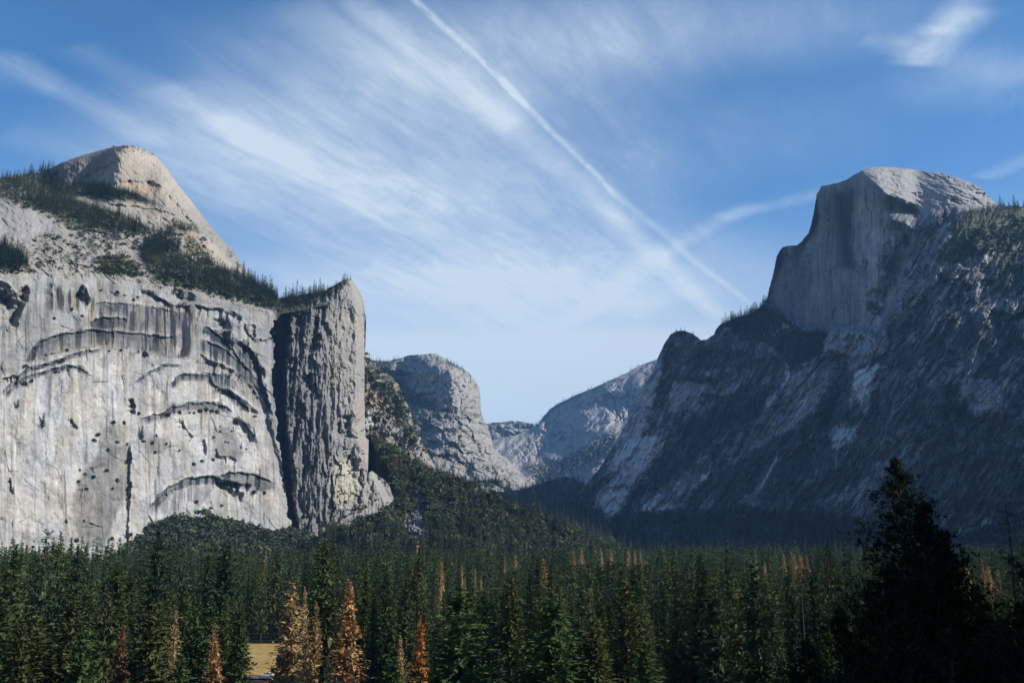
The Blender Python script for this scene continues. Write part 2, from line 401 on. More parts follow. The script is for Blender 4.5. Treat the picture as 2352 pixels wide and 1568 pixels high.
# --- arches, roofs, fins (deep side is below / left of each line)
for pts, h, w, L, st, bd in [
    (z1((330, 1030), (400, 880), (500, 790), (620, 730), (780, 680), (1000, 652), (1130, 640), (1250, 648), (1400, 660), (1600, 672), (1760, 682), (1900, 702), (2080, 722), (2200, 740)), 15, 7, 55, .55, 44),
    (z1((1120, 560), (1180, 510), (1290, 490), (1440, 488), (1560, 492)), 12, 6, 40, .95, 28),
    (z1((1090, 340), (1240, 300), (1420, 310), (1640, 330), (1800, 350), (2050, 395), (2200, 420)), 6, 4, 40, .55, 50),
    (z1((0, 1250), (60, 1215), (150, 1200), (230, 1205)), 8, 4, 30, .3, 10),
    (z1((0, 1410), (130, 1300), (230, 1190), (330, 1120), (480, 1080), (620, 1040), (760, 985), (900, 930), (1050, 900), (1180, 870), (1300, 850)), 9, 8, 30, .8, 12),
    (z1((0, 1500), (120, 1360), (260, 1225), (380, 1180), (520, 1150), (680, 1110), (800, 1075), (920, 1080), (1000, 1118), (1160, 1205)), 9, 8, 40, .8, 12),
    (z1((300, 62), (350, 110), (368, 180), (345, 300), (300, 390), (250, 490), (205, 640)), 30, 12, 40, .25, 12),
    (z1((-200, 20), (0, 25), (60, 40), (130, 105), (190, 195), (245, 350)), 14, 9, 60, .35, 10),
    (z1((-200, 130), (0, 140), (80, 165), (150, 235), (225, 352)), 34, 16, 26, .3, 20),
    (z1((990, 85), (1070, 140), (1112, 270), (1085, 352)), 34, 18, 26, .3, 12),
    (z1((640, 60), (660, 200), (650, 330), (640, 420)), 5, 5, 30, .6, 16),
    (z1((1690, 140), (1830, 165), (1900, 210), (2000, 272), (2100, 332), (2200, 342), (2350, 325)), 12, 4, 40, .2, 8),
    (z2((20, 108), (150, 158), (250, 185), (312, 222), (322, 312)), 24, 13, 30, .2, 10),
    (z2((280, 322), (420, 362), (560, 382), (650, 392)), 12, 4, 40, .3, 6),
    (z2((640, 400), (760, 425), (840, 470), (880, 520)), 11, 5, 30, .2, 6),
    (z2((670, 440), (720, 520), (742, 630), (745, 740), (880, 775), (960, 770)), 22, 12, 45, .45, 14),
    (z2((520, 480), (620, 510), (700, 600)), 9, 6, 40, .3, 8),
    (z2((890, 545), (940, 640), (1020, 768), (1170, 752), (1290, 732)), 8, 2.5, 40, .1, 6),
    (z2((1050, 590), (1042, 680), (1028, 770)), 9, 4, 20, .2, 5),
    (z2((380, 595), (470, 600), (540, 650), (650, 745), (740, 850), (830, 965), (980, 1170)), 16, 9, 30, .85, 18),
    (z2((370, 765), (540, 805), (690, 890), (760, 960), (900, 1070), (1000, 1180), (1100, 1300)), 14, 8, 34, .8, 26),
    (z2((840, 790), (960, 850), (1050, 960), (1085, 1090), (1115, 1250), (1165, 1390), (1225, 1560), (1260, 1700)), 34, 17, 40, .5, 22),
    (z2((950, 870), (1010, 900), (1070, 1000), (1100, 1100), (1170, 1100)), 14, 7, 24, .2, 8),
    (z2((380, 925), (500, 1030), (640, 1070), (740, 1108), (800, 1150)), 15, 6, 40, .3, 8),
    (z2((780, 1150), (870, 1180), (940, 1250), (1010, 1330), (1080, 1450), (1115, 1570)), 12, 6, 34, .2, 8),
    (z2((-60, 1330), (20, 1285), (110, 1200), (220, 1172), (330, 1180), (480, 1180), (640, 1190), (740, 1215)), 9, 5, 40, .85, 16),
    (z2((465, 1180), (520, 1290), (640, 1360), (720, 1400), (810, 1490), (900, 1560), (1000, 1640)), 14, 8, 34, .7, 14),
    (c2((810, 225), (900, 160), (1000, 110), (1120, 105)), 5, 4, 30, .5, 6),
    (c2((1290, 260), (1420, 265), (1500, 330), (1600, 410)), 15, 7, 30, .4, 10),
    (c2((830, 440), (900, 425), (1000, 395), (1050, 365), (1150, 342), (1280, 337), (1380, 358), (1440, 410)), 11, 5, 50, .85, 19),
    (c2((1430, 425), (1500, 470), (1550, 530), (1575, 585)), 16, 8, 30, .4, 10),
    (c2((880, 1030), (960, 930), (1040, 848), (1130, 808), (1250, 788), (1340, 795), (1420, 762), (1520, 768), (1600, 798), (1700, 838)), 14, 6, 60, .8, 20),
    (c2((1310, 802), (1400, 818), (1480, 826), (1540, 832)), 30, 7, 24, .3, 8),
    (c2((1330, 790), (1380, 840), (1440, 880), (1500, 890)), 18, 9, 20, .3, 8),
    (c2((820, 310), (832, 350), (830, 415)), 16, 6, 14, .3, 5),
    (c2((48, 795), (70, 800), (85, 915)), 9, 3.5, 12, .3, 3),
    (c2((432, 435), (450, 465), (478, 498)), 8, 3, 14, .2, 3),
    (c2((1115, 430), (1130, 490), (1190, 560)), 9, 4, 20, .3, 5),
    (c2((1250, 560), (1265, 600), (1268, 665)), 8, 4, 20, .3, 4),
    (c2((800, 560), (805, 700), (800, 900), (790, 1050), (782, 1220)), 9, 3, 30, .3, 5),
    (c2((660, 700), (560, 740), (490, 850), (450, 1000))[::-1], 5, 3, 24, .1, 4),
    (c2((1330, 610), (1350, 660), (1420, 660), (1460, 700)), 10, 5, 20, .2, 5),
    (c2((1000, 900), (1040, 880), (1120, 850)), 4, 3, 20, .2, 5),
    (c2((1540, 180), (1600, 290), (1640, 400), (1680, 540), (1720, 690), (1760, 880), (1800, 1090)), 10, 4, 30, .2, 6),
]:
    if bd >= 12 and st >= .5: h, w = h * .55, min(w, 3.2)
    if st >= .3:
        sl_, d_, t_ = A.dist(pts, 14, 3.0, int(abs(pts[0][0] * 7 + pts[0][1])) % 97)
        A.lip[sl_] = np.maximum(A.lip[sl_], sstep(-9, -1.5, d_) * (1 - sstep(-1.2, .2, d_)) * sstep(0, .15, t_) * sstep(0, .15, 1 - t_))
    A.roof(pts, h, w, L, 3.0, int(abs(pts[0][0] * 7 + pts[0][1])) % 97, .12, st, bd)
rng = random.Random(4)
for k in range(60):                                  # small joints and flakes all over the face
    x = rng.uniform(0, 640); y = rng.uniform(650, 1260)
    a = rng.choice([rng.gauss(-.35, .3), rng.gauss(.5, .35), rng.gauss(1.45, .2)]); l = rng.uniform(10, 50); cv = rng.uniform(-.25, .25)
    pts = []
    for i in range(5):
        pts.append((x, y)); x += math.cos(a) * l / 4; y += math.sin(a) * l / 4; a += cv / 4
    if pts[-1][0] < pts[0][0]: pts = pts[::-1]
    A.roof(pts, rng.uniform(.7, 2.0), rng.uniform(1., 1.5), rng.uniform(8, 26), 1, k, .2, rng.uniform(0, .35), 3)
# dome features
for pts, h, w, L in [(c1((730, 325), (820, 318), (900, 322), (960, 335), (1000, 365)), 13, 3.5, 22), (c1((1030, 395), (1090, 460), (1150, 530), (1200, 590), (1220, 610)), 14, 4, 16),
                     (c1((1360, 725), (1400, 730), (1420, 760)), 12, 7, 14), (c1((360, 280), (400, 235), (450, 215), (470, 240), (440, 285)), 18, 10, 22),
                     (c1((480, 330), (560, 260), (640, 230), (720, 190)), 9, 5, 24), (c1((560, 330), (620, 270), (650, 240)), 6, 4, 14), (c1((1000, 290), (1030, 310)), 8, 3, 10),
                     (c1((1170, 640), (1250, 690)), 10, 4, 16), (c1((1230, 710), (1310, 750)), 9, 4, 16), (c1((640, 460), (780, 470), (960, 495), (1060, 520), (1110, 545)), 8, 2.5, 30),
                     (c1((1060, 540), (1080, 600), (1030, 640)), 8, 3, 14), (c1((960, 545), (1010, 550), (1040, 575)), 6, 2.5, 14)]:
    A.roof(pts, h, w, L, 3, int(pts[0][0]) % 31, .15, .2, 3)
A.dep += (1 - cl) * 1.5 * fbm(X / 3, P / 14, 2, 77) * (P < 460)
A.Y += A.dep
# --- colour of the rock, with some light and shade painted in
st = perlin(X * .09, P * .004, 60); st2 = perlin(X * .26, P * .008, 61); st3 = perlin(X * .05, P * .006, 62)
streak = sstep(-.03, .10, perlin(X * .075, P * .007, 60) + .5 * perlin(X * .21, P * .011, 61) + .22 * perlin(X * .6, P * .02, 66) + .2 * fbm(X / 40, P / 50, 2, 67))
blotch = fbm(X / 60, P / 60, 4, 63)
g = .40 + .07 * blotch + .045 * n2 + .03 * fbm(X / 4, P / 5, 2, 68)
warm = np.clip(.35 + .9 * fbm(X / 70, P / 110, 3, 64) + .5 * st3, 0, 1)
colr = np.stack([g * lerp(1.0, 1.07, warm), g * lerp(1.0, .985, warm), g * lerp(1.0, .84, warm)], -1)
low = sstep(800, 900, P + 40 * blotch)
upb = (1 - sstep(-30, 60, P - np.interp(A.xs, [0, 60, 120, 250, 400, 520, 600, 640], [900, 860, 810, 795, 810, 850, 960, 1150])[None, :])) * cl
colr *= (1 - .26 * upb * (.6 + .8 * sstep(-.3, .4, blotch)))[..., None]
ws = sstep(.3, .8, st * .7 + st2 * .6) * low * cl
colr += (ws * .05)[..., None]
gs = sstep(.12, .5, perlin(X * .07, P * .004, 71) + .5 * perlin(X * .3, P * .01, 72)) * cl
colr *= (1 - (.34 - .10 * low) * gs)[..., None]
ca_, ce_, cr1_, cr2_, _, _ = worley((sx - .2 * sy) / 30, (sy + .25 * sx) / 26, 44)
cb_, cbe_, cbr_, _, _, _ = worley((sx + .4 * sy) / 11, (sy - .3 * sx) / 9, 45)
colr *= (.88 + .24 * cr1_)[..., None]; colr *= (.94 + .12 * cbr_)[..., None]
colr *= (1 - .22 * (1 - sstep(.01, .05, ce_)) * sstep(.3, .7, cr2_))[..., None]
# dark water streaks below the roofs and over the brow, plus painted brow shadows
band = soft(X, P, z1((620, 60), (1100, 250), (1700, 330), (2350, 420), (2350, 1000), (1800, 930), (1300, 840), (900, 880), (480, 1000), (700, 720), (1080, 620), (1090, 380), (620, 420)), 5, 6)
band2 = soft(X, P, z2((-20, 330), (280, 340), (260, 640), (220, 980), (40, 980), (-20, 700)), 5, 4)
band3 = soft(X, P, z2((380, 760), (560, 800), (760, 950), (1000, 1180), (1110, 1400), (980, 1200), (740, 1100), (520, 1050), (380, 900)), 4, 4)
band4 = soft(X, P, z2((60, 1200), (480, 1150), (760, 1200), (860, 1400), (640, 1360), (480, 1260), (200, 1280)), 4, 4)
band5 = soft(X, P, c2((1060, 350), (1200, 340), (1330, 345), (1400, 400), (1240, 390), (1080, 400)), 2, 3)
band6 = soft(X, P, c2((960, 950), (1130, 820), (1330, 800), (1420, 900), (1300, 930), (1120, 960), (1040, 1100)), 4, 4)
band7 = soft(X, P, z1((250, 100), (560, 100), (600, 640), (200, 640)), 8, 5)
stk = np.clip(.75 * band + .95 * band2 + .9 * band3 + .8 * band4 + .8 * band5 + .35 * band6 + .3 * band7, 0, 1) * streak
DKP = [(z1((1110, 560), (1190, 515), (1430, 500), (1420, 645), (1140, 645)), .95), (z1((1600, 420), (1695, 430), (1655, 675), (1585, 675)), .9), (z1((1730, 540), (1790, 560), (1750, 675), (1700, 670)), .8), (z1((1290, 680), (1375, 680), (1350, 850), (1300, 830)), .9),
       (z1((2270, 610), (2345, 600), (2295, 992), (2255, 985)), .95), (z1((330, 1035), (390, 890), (490, 800), (500, 830), (430, 1025)), .8), (z1((1900, 400), (1960, 410), (1920, 620), (1880, 650)), .7), (z1((1300, 350), (1500, 360), (1430, 440), (1300, 430)), .6), (z1((2140, 440), (2350, 420), (2350, 600), (2130, 590)), .7),
       (z1((770, 690), (850, 690), (810, 870), (760, 870)), .7), (z1((1570, 700), (1640, 690), (1600, 870), (1540, 890)), .75), (z1((1690, 720), (1760, 740), (1720, 920), (1670, 910)), .65), (z1((1850, 770), (1900, 770), (1870, 920), (1830, 910)), .7), (z1((640, 150), (800, 170), (800, 400), (630, 420)), .35),
       (z2((40, 360), (120, 340), (60, 700), (0, 700), (0, 480)), .55), (z2((180, 400), (270, 340), (275, 560), (220, 640), (60, 650), (60, 560)), .6), (z2((180, 620), (225, 610), (200, 985), (165, 980)), .9), (z2((10, 740), (120, 690), (210, 760), (170, 900), (60, 830)), .35),
       (z2((400, 640), (640, 700), (720, 820), (600, 760), (390, 700)), .75), (z2((380, 790), (560, 830), (720, 950), (820, 1120), (640, 1040), (480, 930), (370, 850)), .6), (z2((770, 900), (980, 1120), (980, 1180), (860, 1140), (760, 980)), .6), (z2((850, 800), (960, 850), (1060, 1000), (1080, 1100), (960, 1020), (880, 900)), .7), (z2((990, 1160), (1090, 1240), (1180, 1450), (1230, 1600), (1120, 1480), (1040, 1330)), .65),
       (z2((70, 1240), (160, 1190), (320, 1200), (330, 1250), (160, 1270)), .7), (z2((480, 1190), (700, 1200), (760, 1260), (700, 1390), (560, 1330)), .6), (z2((640, 1350), (760, 1380), (960, 1560), (840, 1540)), .6), (c2((1080, 200), (1260, 180), (1260, 210), (1080, 215)), .6), (c2((1050, 352), (1290, 342), (1300, 385), (1060, 398)), .5),
       (c2((1290, 790), (1560, 770), (1680, 830), (1690, 880), (1560, 880), (1400, 870)), .45), (c2((1560, 820), (1640, 830), (1640, 890), (1570, 890)), .7), (c2((1040, 860), (1130, 815), (1260, 795), (1250, 825), (1130, 850), (1040, 890)), .6), (c2((300, 170), (325, 170), (315, 430), (300, 430)), .5), (c2((1220, 860), (1330, 840), (1230, 990), (1180, 950)), .35), (c2((600, 900), (640, 920), (620, 1260), (590, 1240)), .3)]
def stroke(pts, w, amt, wob=3.0):
    sl_, d_, t_ = A.dist(pts, w + 8, wob, int(abs(pts[0][0] * 5 + pts[0][1])) % 83)
    e_ = sstep(0, .14, t_) * sstep(0, .14, 1 - t_)
    up_ = sstep(-w * .55, -w * .38, d_); dn_ = 1 - sstep(w * (.2 + .35 * perlin(X[sl_] * .12, X[sl_] * 0 + 3, 90)), w * .62, d_)
    A.stain[sl_] = np.maximum(A.stain[sl_], amt * e_ * up_ * dn_)
for pts, w, amt in [(z1((330, 1000), (420, 880), (560, 790), (800, 720), (1050, 690), (1300, 700), (1600, 720), (1900, 770), (2150, 850)), 24, .8), (z1((1100, 580), (1300, 560), (1700, 560), (2000, 540), (2340, 560)), 34, .62), (z1((1150, 350), (1500, 380), (1800, 400), (2100, 460)), 18, .55),
                    (z1((300, 1130), (560, 1075), (800, 985), (1050, 905)), 10, .95), (z1((380, 1210), (560, 1150), (800, 1092), (960, 1090), (1100, 1160)), 10, .9), (z1((0, 1440), (120, 1340), (240, 1230)), 8, .7),
                    (z2((400, 660), (600, 750), (760, 890), (900, 1050), (1000, 1190), (1100, 1350)), 26, .8), (z2((900, 850), (1020, 960), (1075, 1100), (1115, 1300), (1185, 1460)), 18, .85), (z2((40, 1280), (120, 1215), (240, 1200), (330, 1212)), 15, .95), (z2((480, 1222), (640, 1235), (740, 1290), (800, 1370)), 22, .7), (z2((560, 1330), (700, 1405), (860, 1530), (960, 1640)), 13, .9),
                    (c2((990, 410), (1060, 375), (1200, 355), (1330, 358), (1420, 400)), 17, .85), (c2((1440, 430), (1520, 490), (1570, 570)), 9, .9), (c2((890, 1030), (1000, 900), (1080, 850), (1250, 815), (1400, 822), (1560, 835), (1690, 862)), 17, .85), (z2((0, 130), (160, 170), (310, 240)), 10, .7), (z2((280, 340), (460, 375), (640, 400)), 7, .85), (z1((1700, 160), (1850, 182), (2000, 290), (2120, 345), (2340, 332)), 8, .85),  # the brow strokes here paint shadow into the colour
                    (z2((700, 480), (735, 600), (745, 740), (860, 790)), 12, .7), (c2((820, 230), (900, 165), (1000, 118), (1110, 112)), 8, .6)]:
    stroke(pts, w, amt)
hi_ = .78 + .4 * streak
for poly, a in DKP: stk = np.maximum(stk, np.clip(a * hi_, 0, 1) * soft(X, P, poly, 1, 4, .09, 14))
stk = np.clip(np.maximum(stk, A.stain * (.62 + .5 * streak)), 0, 1) * cl
ochre = sstep(.1, .5, perlin(X * .08, P * .006, 80)) * np.clip(band + band3 + band7, 0, 1) * (1 - stk)
colr = colr * (1 - ochre[..., None] * np.array([.0, .10, .34], f32))
colr = lerp(colr, np.array([.030, .033, .041], f32), np.clip(1.15 * stk, 0, .98)[..., None])
# grey apron and other darker slabs
ap = soft(X, P, c2((640, 570), (700, 590), (790, 640), (803, 780), (795, 900), (760, 960), (690, 1100), (640, 1230), (520, 1240), (440, 1010), (480, 830), (560, 720)), 3, 5)
ap = np.maximum(ap, .8 * soft(X, P, c2((880, 600), (960, 540), (1050, 600), (1000, 660), (900, 660)), 3, 4))
ap = np.maximum(ap, .8 * soft(X, P, c2((1320, 490), (1430, 500), (1500, 640), (1450, 700), (1340, 650), (1300, 560)), 3, 4))
ap = np.maximum(ap, .7 * soft(X, P, c2((620, 520), (700, 470), (790, 490), (780, 600), (640, 580)), 3, 4))
colr = lerp(colr, colr * np.array([.56, .55, .53], f32), ap[..., None])
colr += (A.lip * .11 * (1 - .6 * stk))[..., None] * np.array([1.0, .97, .90], f32)
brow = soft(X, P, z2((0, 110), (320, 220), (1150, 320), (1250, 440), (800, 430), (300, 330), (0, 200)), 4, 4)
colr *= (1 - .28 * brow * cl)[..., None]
rs = random.Random(31)
for k in range(170):                                   # single water lines down the face, pale and dark
    x = rs.uniform(-20, 640); y = rs.uniform(660, 1180) if rs.random() < .6 else rs.uniform(860, 1180); l = rs.uniform(30, 190); sl = rs.uniform(-.05, .05)
    pts = [(x, y), (x + sl * l * .5, y + l * .5), (x + sl * l, y + l)]; w = rs.uniform(1.0, 3.6)
    sl_, d, t = A.dist(pts, w + 5, 1.2, k)
    kk = (1 - sstep(w * .35, w, np.abs(d))) * sstep(0, .12, t) * (1 - sstep(.4, 1., t)) * cl[sl_]
    am = rs.uniform(.08, .26) if (rs.random() < .55 and y > 820) else -rs.uniform(.15, .6)
    colr[sl_] = colr[sl_] * (1 + am * kk)[..., None]
for px_, ya, yb, w in [(262, 868, 1010, 7), (128, 1010, 1180, 4), (180, 890, 1040, 4), (100, 930, 1250, 3), (330, 1150, 1210, 5), (585, 1000, 1100, 4)]:
    sl_, d, t = A.dist([(px_, ya), (px_ + 3, (ya + yb) / 2), (px_ + 8, yb)], w + 6, 2, 5)
    colr[sl_] = colr[sl_] * (1 + .24 * (1 - sstep(w * .3, w, np.abs(d))) * sstep(0, .1, t) * (1 - sstep(.6, 1, t)))[..., None]
# grassy ledges
for pts, w in [(z1((450, 1005), (600, 940), (760, 905), (900, 880), (1050, 860), (1300, 838), (1430, 885), (1550, 932), (1700, 926), (1850, 930), (2050, 950), (2250, 985)), 2.2),
               (z2((0, 940), (200, 1000), (380, 1040), (560, 1080), (720, 1120)), 2.2), (c2((1090, 412), (1200, 400), (1330, 415), (1450, 425)), 2.5), (z2((360, 1420), (470, 1440), (560, 1385)), 1.2)]:
    sl_, d, t = A.dist(pts, 12, 5, 40)
    k = (1 - sstep(.5, 1.4, np.abs(d) / w)) * sstep(-.3, .2, perlin(t * 40, d * .2, 41))
    colr[sl_] = lerp(colr[sl_], np.array([.16, .12, .05], f32), (.8 * k)[..., None])
# upper slopes: dome is tan, the shelf is brush and broken rock
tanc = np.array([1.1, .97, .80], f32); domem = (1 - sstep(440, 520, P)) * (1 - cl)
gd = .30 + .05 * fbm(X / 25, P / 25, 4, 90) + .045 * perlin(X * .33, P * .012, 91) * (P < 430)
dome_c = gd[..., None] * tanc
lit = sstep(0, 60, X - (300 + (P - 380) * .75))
dome_c = dome_c * (1 + .22 * lit)[..., None]  # sun-facing side of the dome lightened in the colour
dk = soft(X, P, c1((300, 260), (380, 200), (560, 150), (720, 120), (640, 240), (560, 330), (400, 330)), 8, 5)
dome_c *= (1 - .35 * dk)[..., None]  # shaded left shoulder of the dome darkened in the colour
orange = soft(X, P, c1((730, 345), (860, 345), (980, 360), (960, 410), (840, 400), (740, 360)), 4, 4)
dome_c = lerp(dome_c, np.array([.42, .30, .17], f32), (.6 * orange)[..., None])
shelf = (.27 + .06 * fbm(X / 14, P / 9, 5, 92, .65) + .09 * fbm((X * .85 + P * .5) / 26, (P * .85 - X * .5) / 5, 4, 99, .6))[..., None] * np.array([1.05, .98, .88], f32)
upc = lerp(shelf, dome_c, np.maximum(domem, soft(X, P, c1((560, 450), (1000, 480), (1100, 560), (1300, 700), (1480, 880), (1400, 870), (1100, 760), (1060, 640), (1000, 640), (860, 590), (700, 520)), 4, 3))[..., None])
slab = soft(X, P, c1((-100, 430), (0, 440), (150, 500), (350, 560), (390, 610), (250, 650), (90, 720), (-100, 740)), 5, 6)
upc = lerp(upc, (.31 + .05 * perlin(X * .3, P * .03, 93) + .04 * n3)[..., None] * np.array([1.02, .97, .92], f32), slab[..., None])
# brush
BR = [c1((0, 300), (310, 260), (420, 340), (600, 340), (860, 400), (980, 470), (900, 465), (600, 440), (440, 430), (600, 480), (760, 530), (860, 590), (1000, 650), (800, 660), (560, 640), (430, 620), (330, 540), (180, 490), (0, 430)),
      c1((1090, 570), (1200, 600), (1250, 660), (1150, 640), (1060, 640)), c1((1010, 650), (1090, 720), (1160, 790), (1300, 860), (1450, 880), (1700, 1060), (1650, 1100), (1400, 1050), (1200, 1000), (950, 950), (900, 920), (1000, 880), (850, 790), (880, 720)),
      c1((0, 700), (120, 760), (200, 860), (0, 870)), c1((600, 800), (760, 790), (830, 830), (900, 910), (640, 900)), c1((1600, 960), (2000, 1000), (1980, 1080), (1700, 1140)), c1((1150, 640), (1250, 740), (1340, 860), (1240, 850), (1140, 740))]
br = np.zeros(X.shape, f32)
for b in BR: br = np.maximum(br, soft(X, P, b, 3, 8, .05))
spk = fbm(X / 5, P / 3.5, 4, 95, .6)
spk2 = fbm((X * .85 + P * .5) / 15, (P * .85 - X * .5) / 7, 4, 98, .6)
patch = sstep(.10, .26, .5 * spk + .75 * spk2 + .45 * fbm(X / 60, P / 40, 3, 96) - .06) * sstep(480, 560, P) * (1 - slab)
dens = np.clip(np.maximum(br * sstep(-.35, -.05, spk), patch * .85), 0, 1) * (1 - cl)
A.Y -= dens * (3 + 3 * fbm(X / 3, P / 3, 2, 97))
grass = (.055 + .02 * n2)[..., None] * np.array([1.0, 1.05, .55], f32)
upc = lerp(upc, grass, dens[..., None])
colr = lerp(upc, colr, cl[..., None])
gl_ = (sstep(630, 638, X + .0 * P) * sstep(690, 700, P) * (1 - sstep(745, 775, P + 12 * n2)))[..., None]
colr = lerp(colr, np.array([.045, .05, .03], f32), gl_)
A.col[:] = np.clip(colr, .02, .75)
domesub = (P < ye[None, :]) & (P < 470 + (X - 300) * .9)
above = P < ye[None, :]
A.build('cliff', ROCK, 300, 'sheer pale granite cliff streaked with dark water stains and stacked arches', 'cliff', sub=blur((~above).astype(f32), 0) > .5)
dil = above.copy(); dil[1:] |= above[:-1]
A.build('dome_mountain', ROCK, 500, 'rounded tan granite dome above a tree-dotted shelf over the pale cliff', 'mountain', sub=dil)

# ================================================================== the rock column at the end of the cliff
B = Land(606, 925, 634, 1300, 1.0)
X, P = B.X, B.P
B.poly = [(608, 712), (634, 706)] + c1((1740, 1105), (1780, 1085), (1850, 1065), (1930, 1040), (1985, 1010), (2000, 985), (2060, 952), (2100, 930), (2150, 922), (2170, 942), (2200, 990), (2225, 1050), (2236, 1120), (2243, 1165), (2233, 1200), (2236, 1300), (2233, 1568)) \
    + c2((2236, 400), (2240, 550), (2262, 560), (2300, 650), (2330, 720), (2356, 780), (2384, 850), (2415, 930), (2446, 965), (2460, 1020), (2400, 1080), (2360, 1160), (2352, 1340), (1780, 1340)) + [(640, 1200), (618, 1000), (608, 860)]
B.mask = B.wob_poly(B.poly, 1.8, .1, 13)
tanB = np.where(P < 690, 1.6, 6.5) + 0 * X
tanB = lerp(tanB, 2.2, sstep(1100, 1200, P))
B.integrate(1636. + np.clip(B.xs - 634, 0, 300) * .58, blur(tanB.astype(f32), 4), 1290)
xl = np.interp(B.ys, [700, 860, 909, 1006, 1134, 1209, 1300], [634, 634, 634, 645, 660, 675, 690])[:, None]
dl = X - xl
gw = np.interp(B.ys, [690, 760, 880, 1000, 1210], [40, 36, 26, 18, 12])[:, None] * (1 + .5 * fbm(X / 30, P / 26, 4, 89))
B.dep = 170 * (1 - sstep(.1, 1.0, dl / gw)) 
B.stain = np.zeros(X.shape, f32)
ed = np.interp(B.ys, [640, 700, 780, 880, 1000, 1060, 1100, 1160, 1300], [822, 834, 838, 838, 840, 860, 874, 905, 915])[:, None]
B.dep += 45 * (1 - sstep(0, 26, ed - X)) ** 2
wx = X + 9 * fbm(X / 25, P / 40, 3, 8); wy = P + 16 * fbm(X / 25 + 9, P / 40, 3, 9)
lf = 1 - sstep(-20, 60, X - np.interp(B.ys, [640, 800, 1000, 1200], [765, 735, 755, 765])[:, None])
fa, fe, fr = facets(wx / 17, wy / 75, 5, 1.0)
fb, fe2, fr2 = facets(wx / 9, wy / 26, 6, 1.0)
fd, fe3, fr3 = facets((wx + wy * .25) / 24, (wy - wx * .3) / 42, 7, .9)
B.dep += lf * (12 * fa + 5 * fb) + (1 - lf) * (5 * fd + 1.3 * fb)
B.dep += 10 * fbm(X / 60, P / 110, 4, 15) + 4 * fbm(X / 12, P / 20, 4, 16) + 1.2 * fbm(X / 4, P / 5, 2, 17)
B.dep += lf * 10 * np.clip(fbm(X / 16, P / 120, 3, 18, ridged=True), -.2, 1) * -1
for pts, h, w, L in [(z2((1770, 600), (1840, 700), (1860, 830), (1780, 1000)), 26, 12, 30), (z2((1700, 430), (1700, 560), (1690, 640)), 30, 20, 20), (z2((1750, 1170), (1760, 1290), (1830, 1300), (1800, 1440)), 22, 11, 24),
                     (z2((1910, 520), (1940, 620), (1980, 690)), 10, 5, 20), (z2((1560, 960), (1580, 1100), (1550, 1200)), 20, 9, 20), (c2((1860, 340), (1880, 420), (1870, 520)), 18, 12, 20), (c2((1890, 360), (1900, 460), (1910, 600)), 12, 7, 16),
                     (c2((2080, 450), (2105, 480), (2100, 550)), 18, 8, 14), (c2((2160, 400), (2150, 470), (2165, 570)), 20, 9, 20), (c2((2140, 630), (2190, 680), (2205, 770)), 20, 9, 26), (c2((1780, 560), (1790, 660), (1830, 780)), 22, 10, 22),
                     (c2((2010, 790), (2080, 770), (2180, 760)), 9, 3, 30), (c2((2040, 720), (2090, 680), (2120, 660)), 7, 3, 20), (z2((2190, 330), (2230, 430), (2280, 570)), 9, 4, 20), (z2((1810, 470), (1830, 640), (1850, 800)), 14, 6, 16),
                     (z2((2230, 1230), (2290, 1300)), 8, 3, 12), (c2((2220, 720), (2225, 850), (2215, 1000)), 12, 4, 20), (c2((2285, 800), (2290, 900), (2300, 980)), 10, 4, 16)]:
    B.roof(pts, h, w, L, 5, int(pts[0][1]) % 53, .15, .25, 5)
B.Y += B.dep
gB = .235 + .045 * fbm(X / 30, P / 50, 4, 19) + .03 * fbm(X / 6, P / 8, 3, 20)
wB = np.clip(.4 + .8 * fbm(X / 50, P / 60, 3, 21) + .35 * (1 - lf), 0, 1)
cB = np.stack([gB * lerp(1, 1.08, wB), gB, gB * lerp(1, .86, wB)], -1)
pale = soft(X, P, c2((2010, 800), (2080, 700), (2150, 680), (2200, 790), (2200, 900), (2100, 1000), (2020, 980)), 4, 6)
cB = lerp(cB, np.array([.40, .37, .29], f32), (.75 * pale)[..., None])
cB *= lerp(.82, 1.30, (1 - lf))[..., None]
scrub = sstep(.2, .42, fbm(X / 7, P / 7, 4, 22, .6) + .25 * lf - .12 + .1 * (P > 1150)) * .8
cB = lerp(cB, np.array([.045, .05, .03], f32), (.55 * scrub)[..., None])
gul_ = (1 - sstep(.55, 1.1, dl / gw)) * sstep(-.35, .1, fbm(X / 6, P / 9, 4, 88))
cB = lerp(cB, np.array([.05, .05, .036], f32), (.8 * gul_)[..., None])  # gully brush tint, also painting in the dark of the shaded slot
topv = soft(X, P, [(630, 700), (700, 690), (742, 668), (780, 640), (800, 655), (745, 690), (700, 706), (640, 725)], 3, 4)
cB = lerp(cB, np.array([.05, .055, .03], f32), (.8 * topv)[..., None])
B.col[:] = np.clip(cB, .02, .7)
B.build('rock_column', ROCK, 200, 'tall grey granite column standing at the end of the pale cliff', 'rock column')
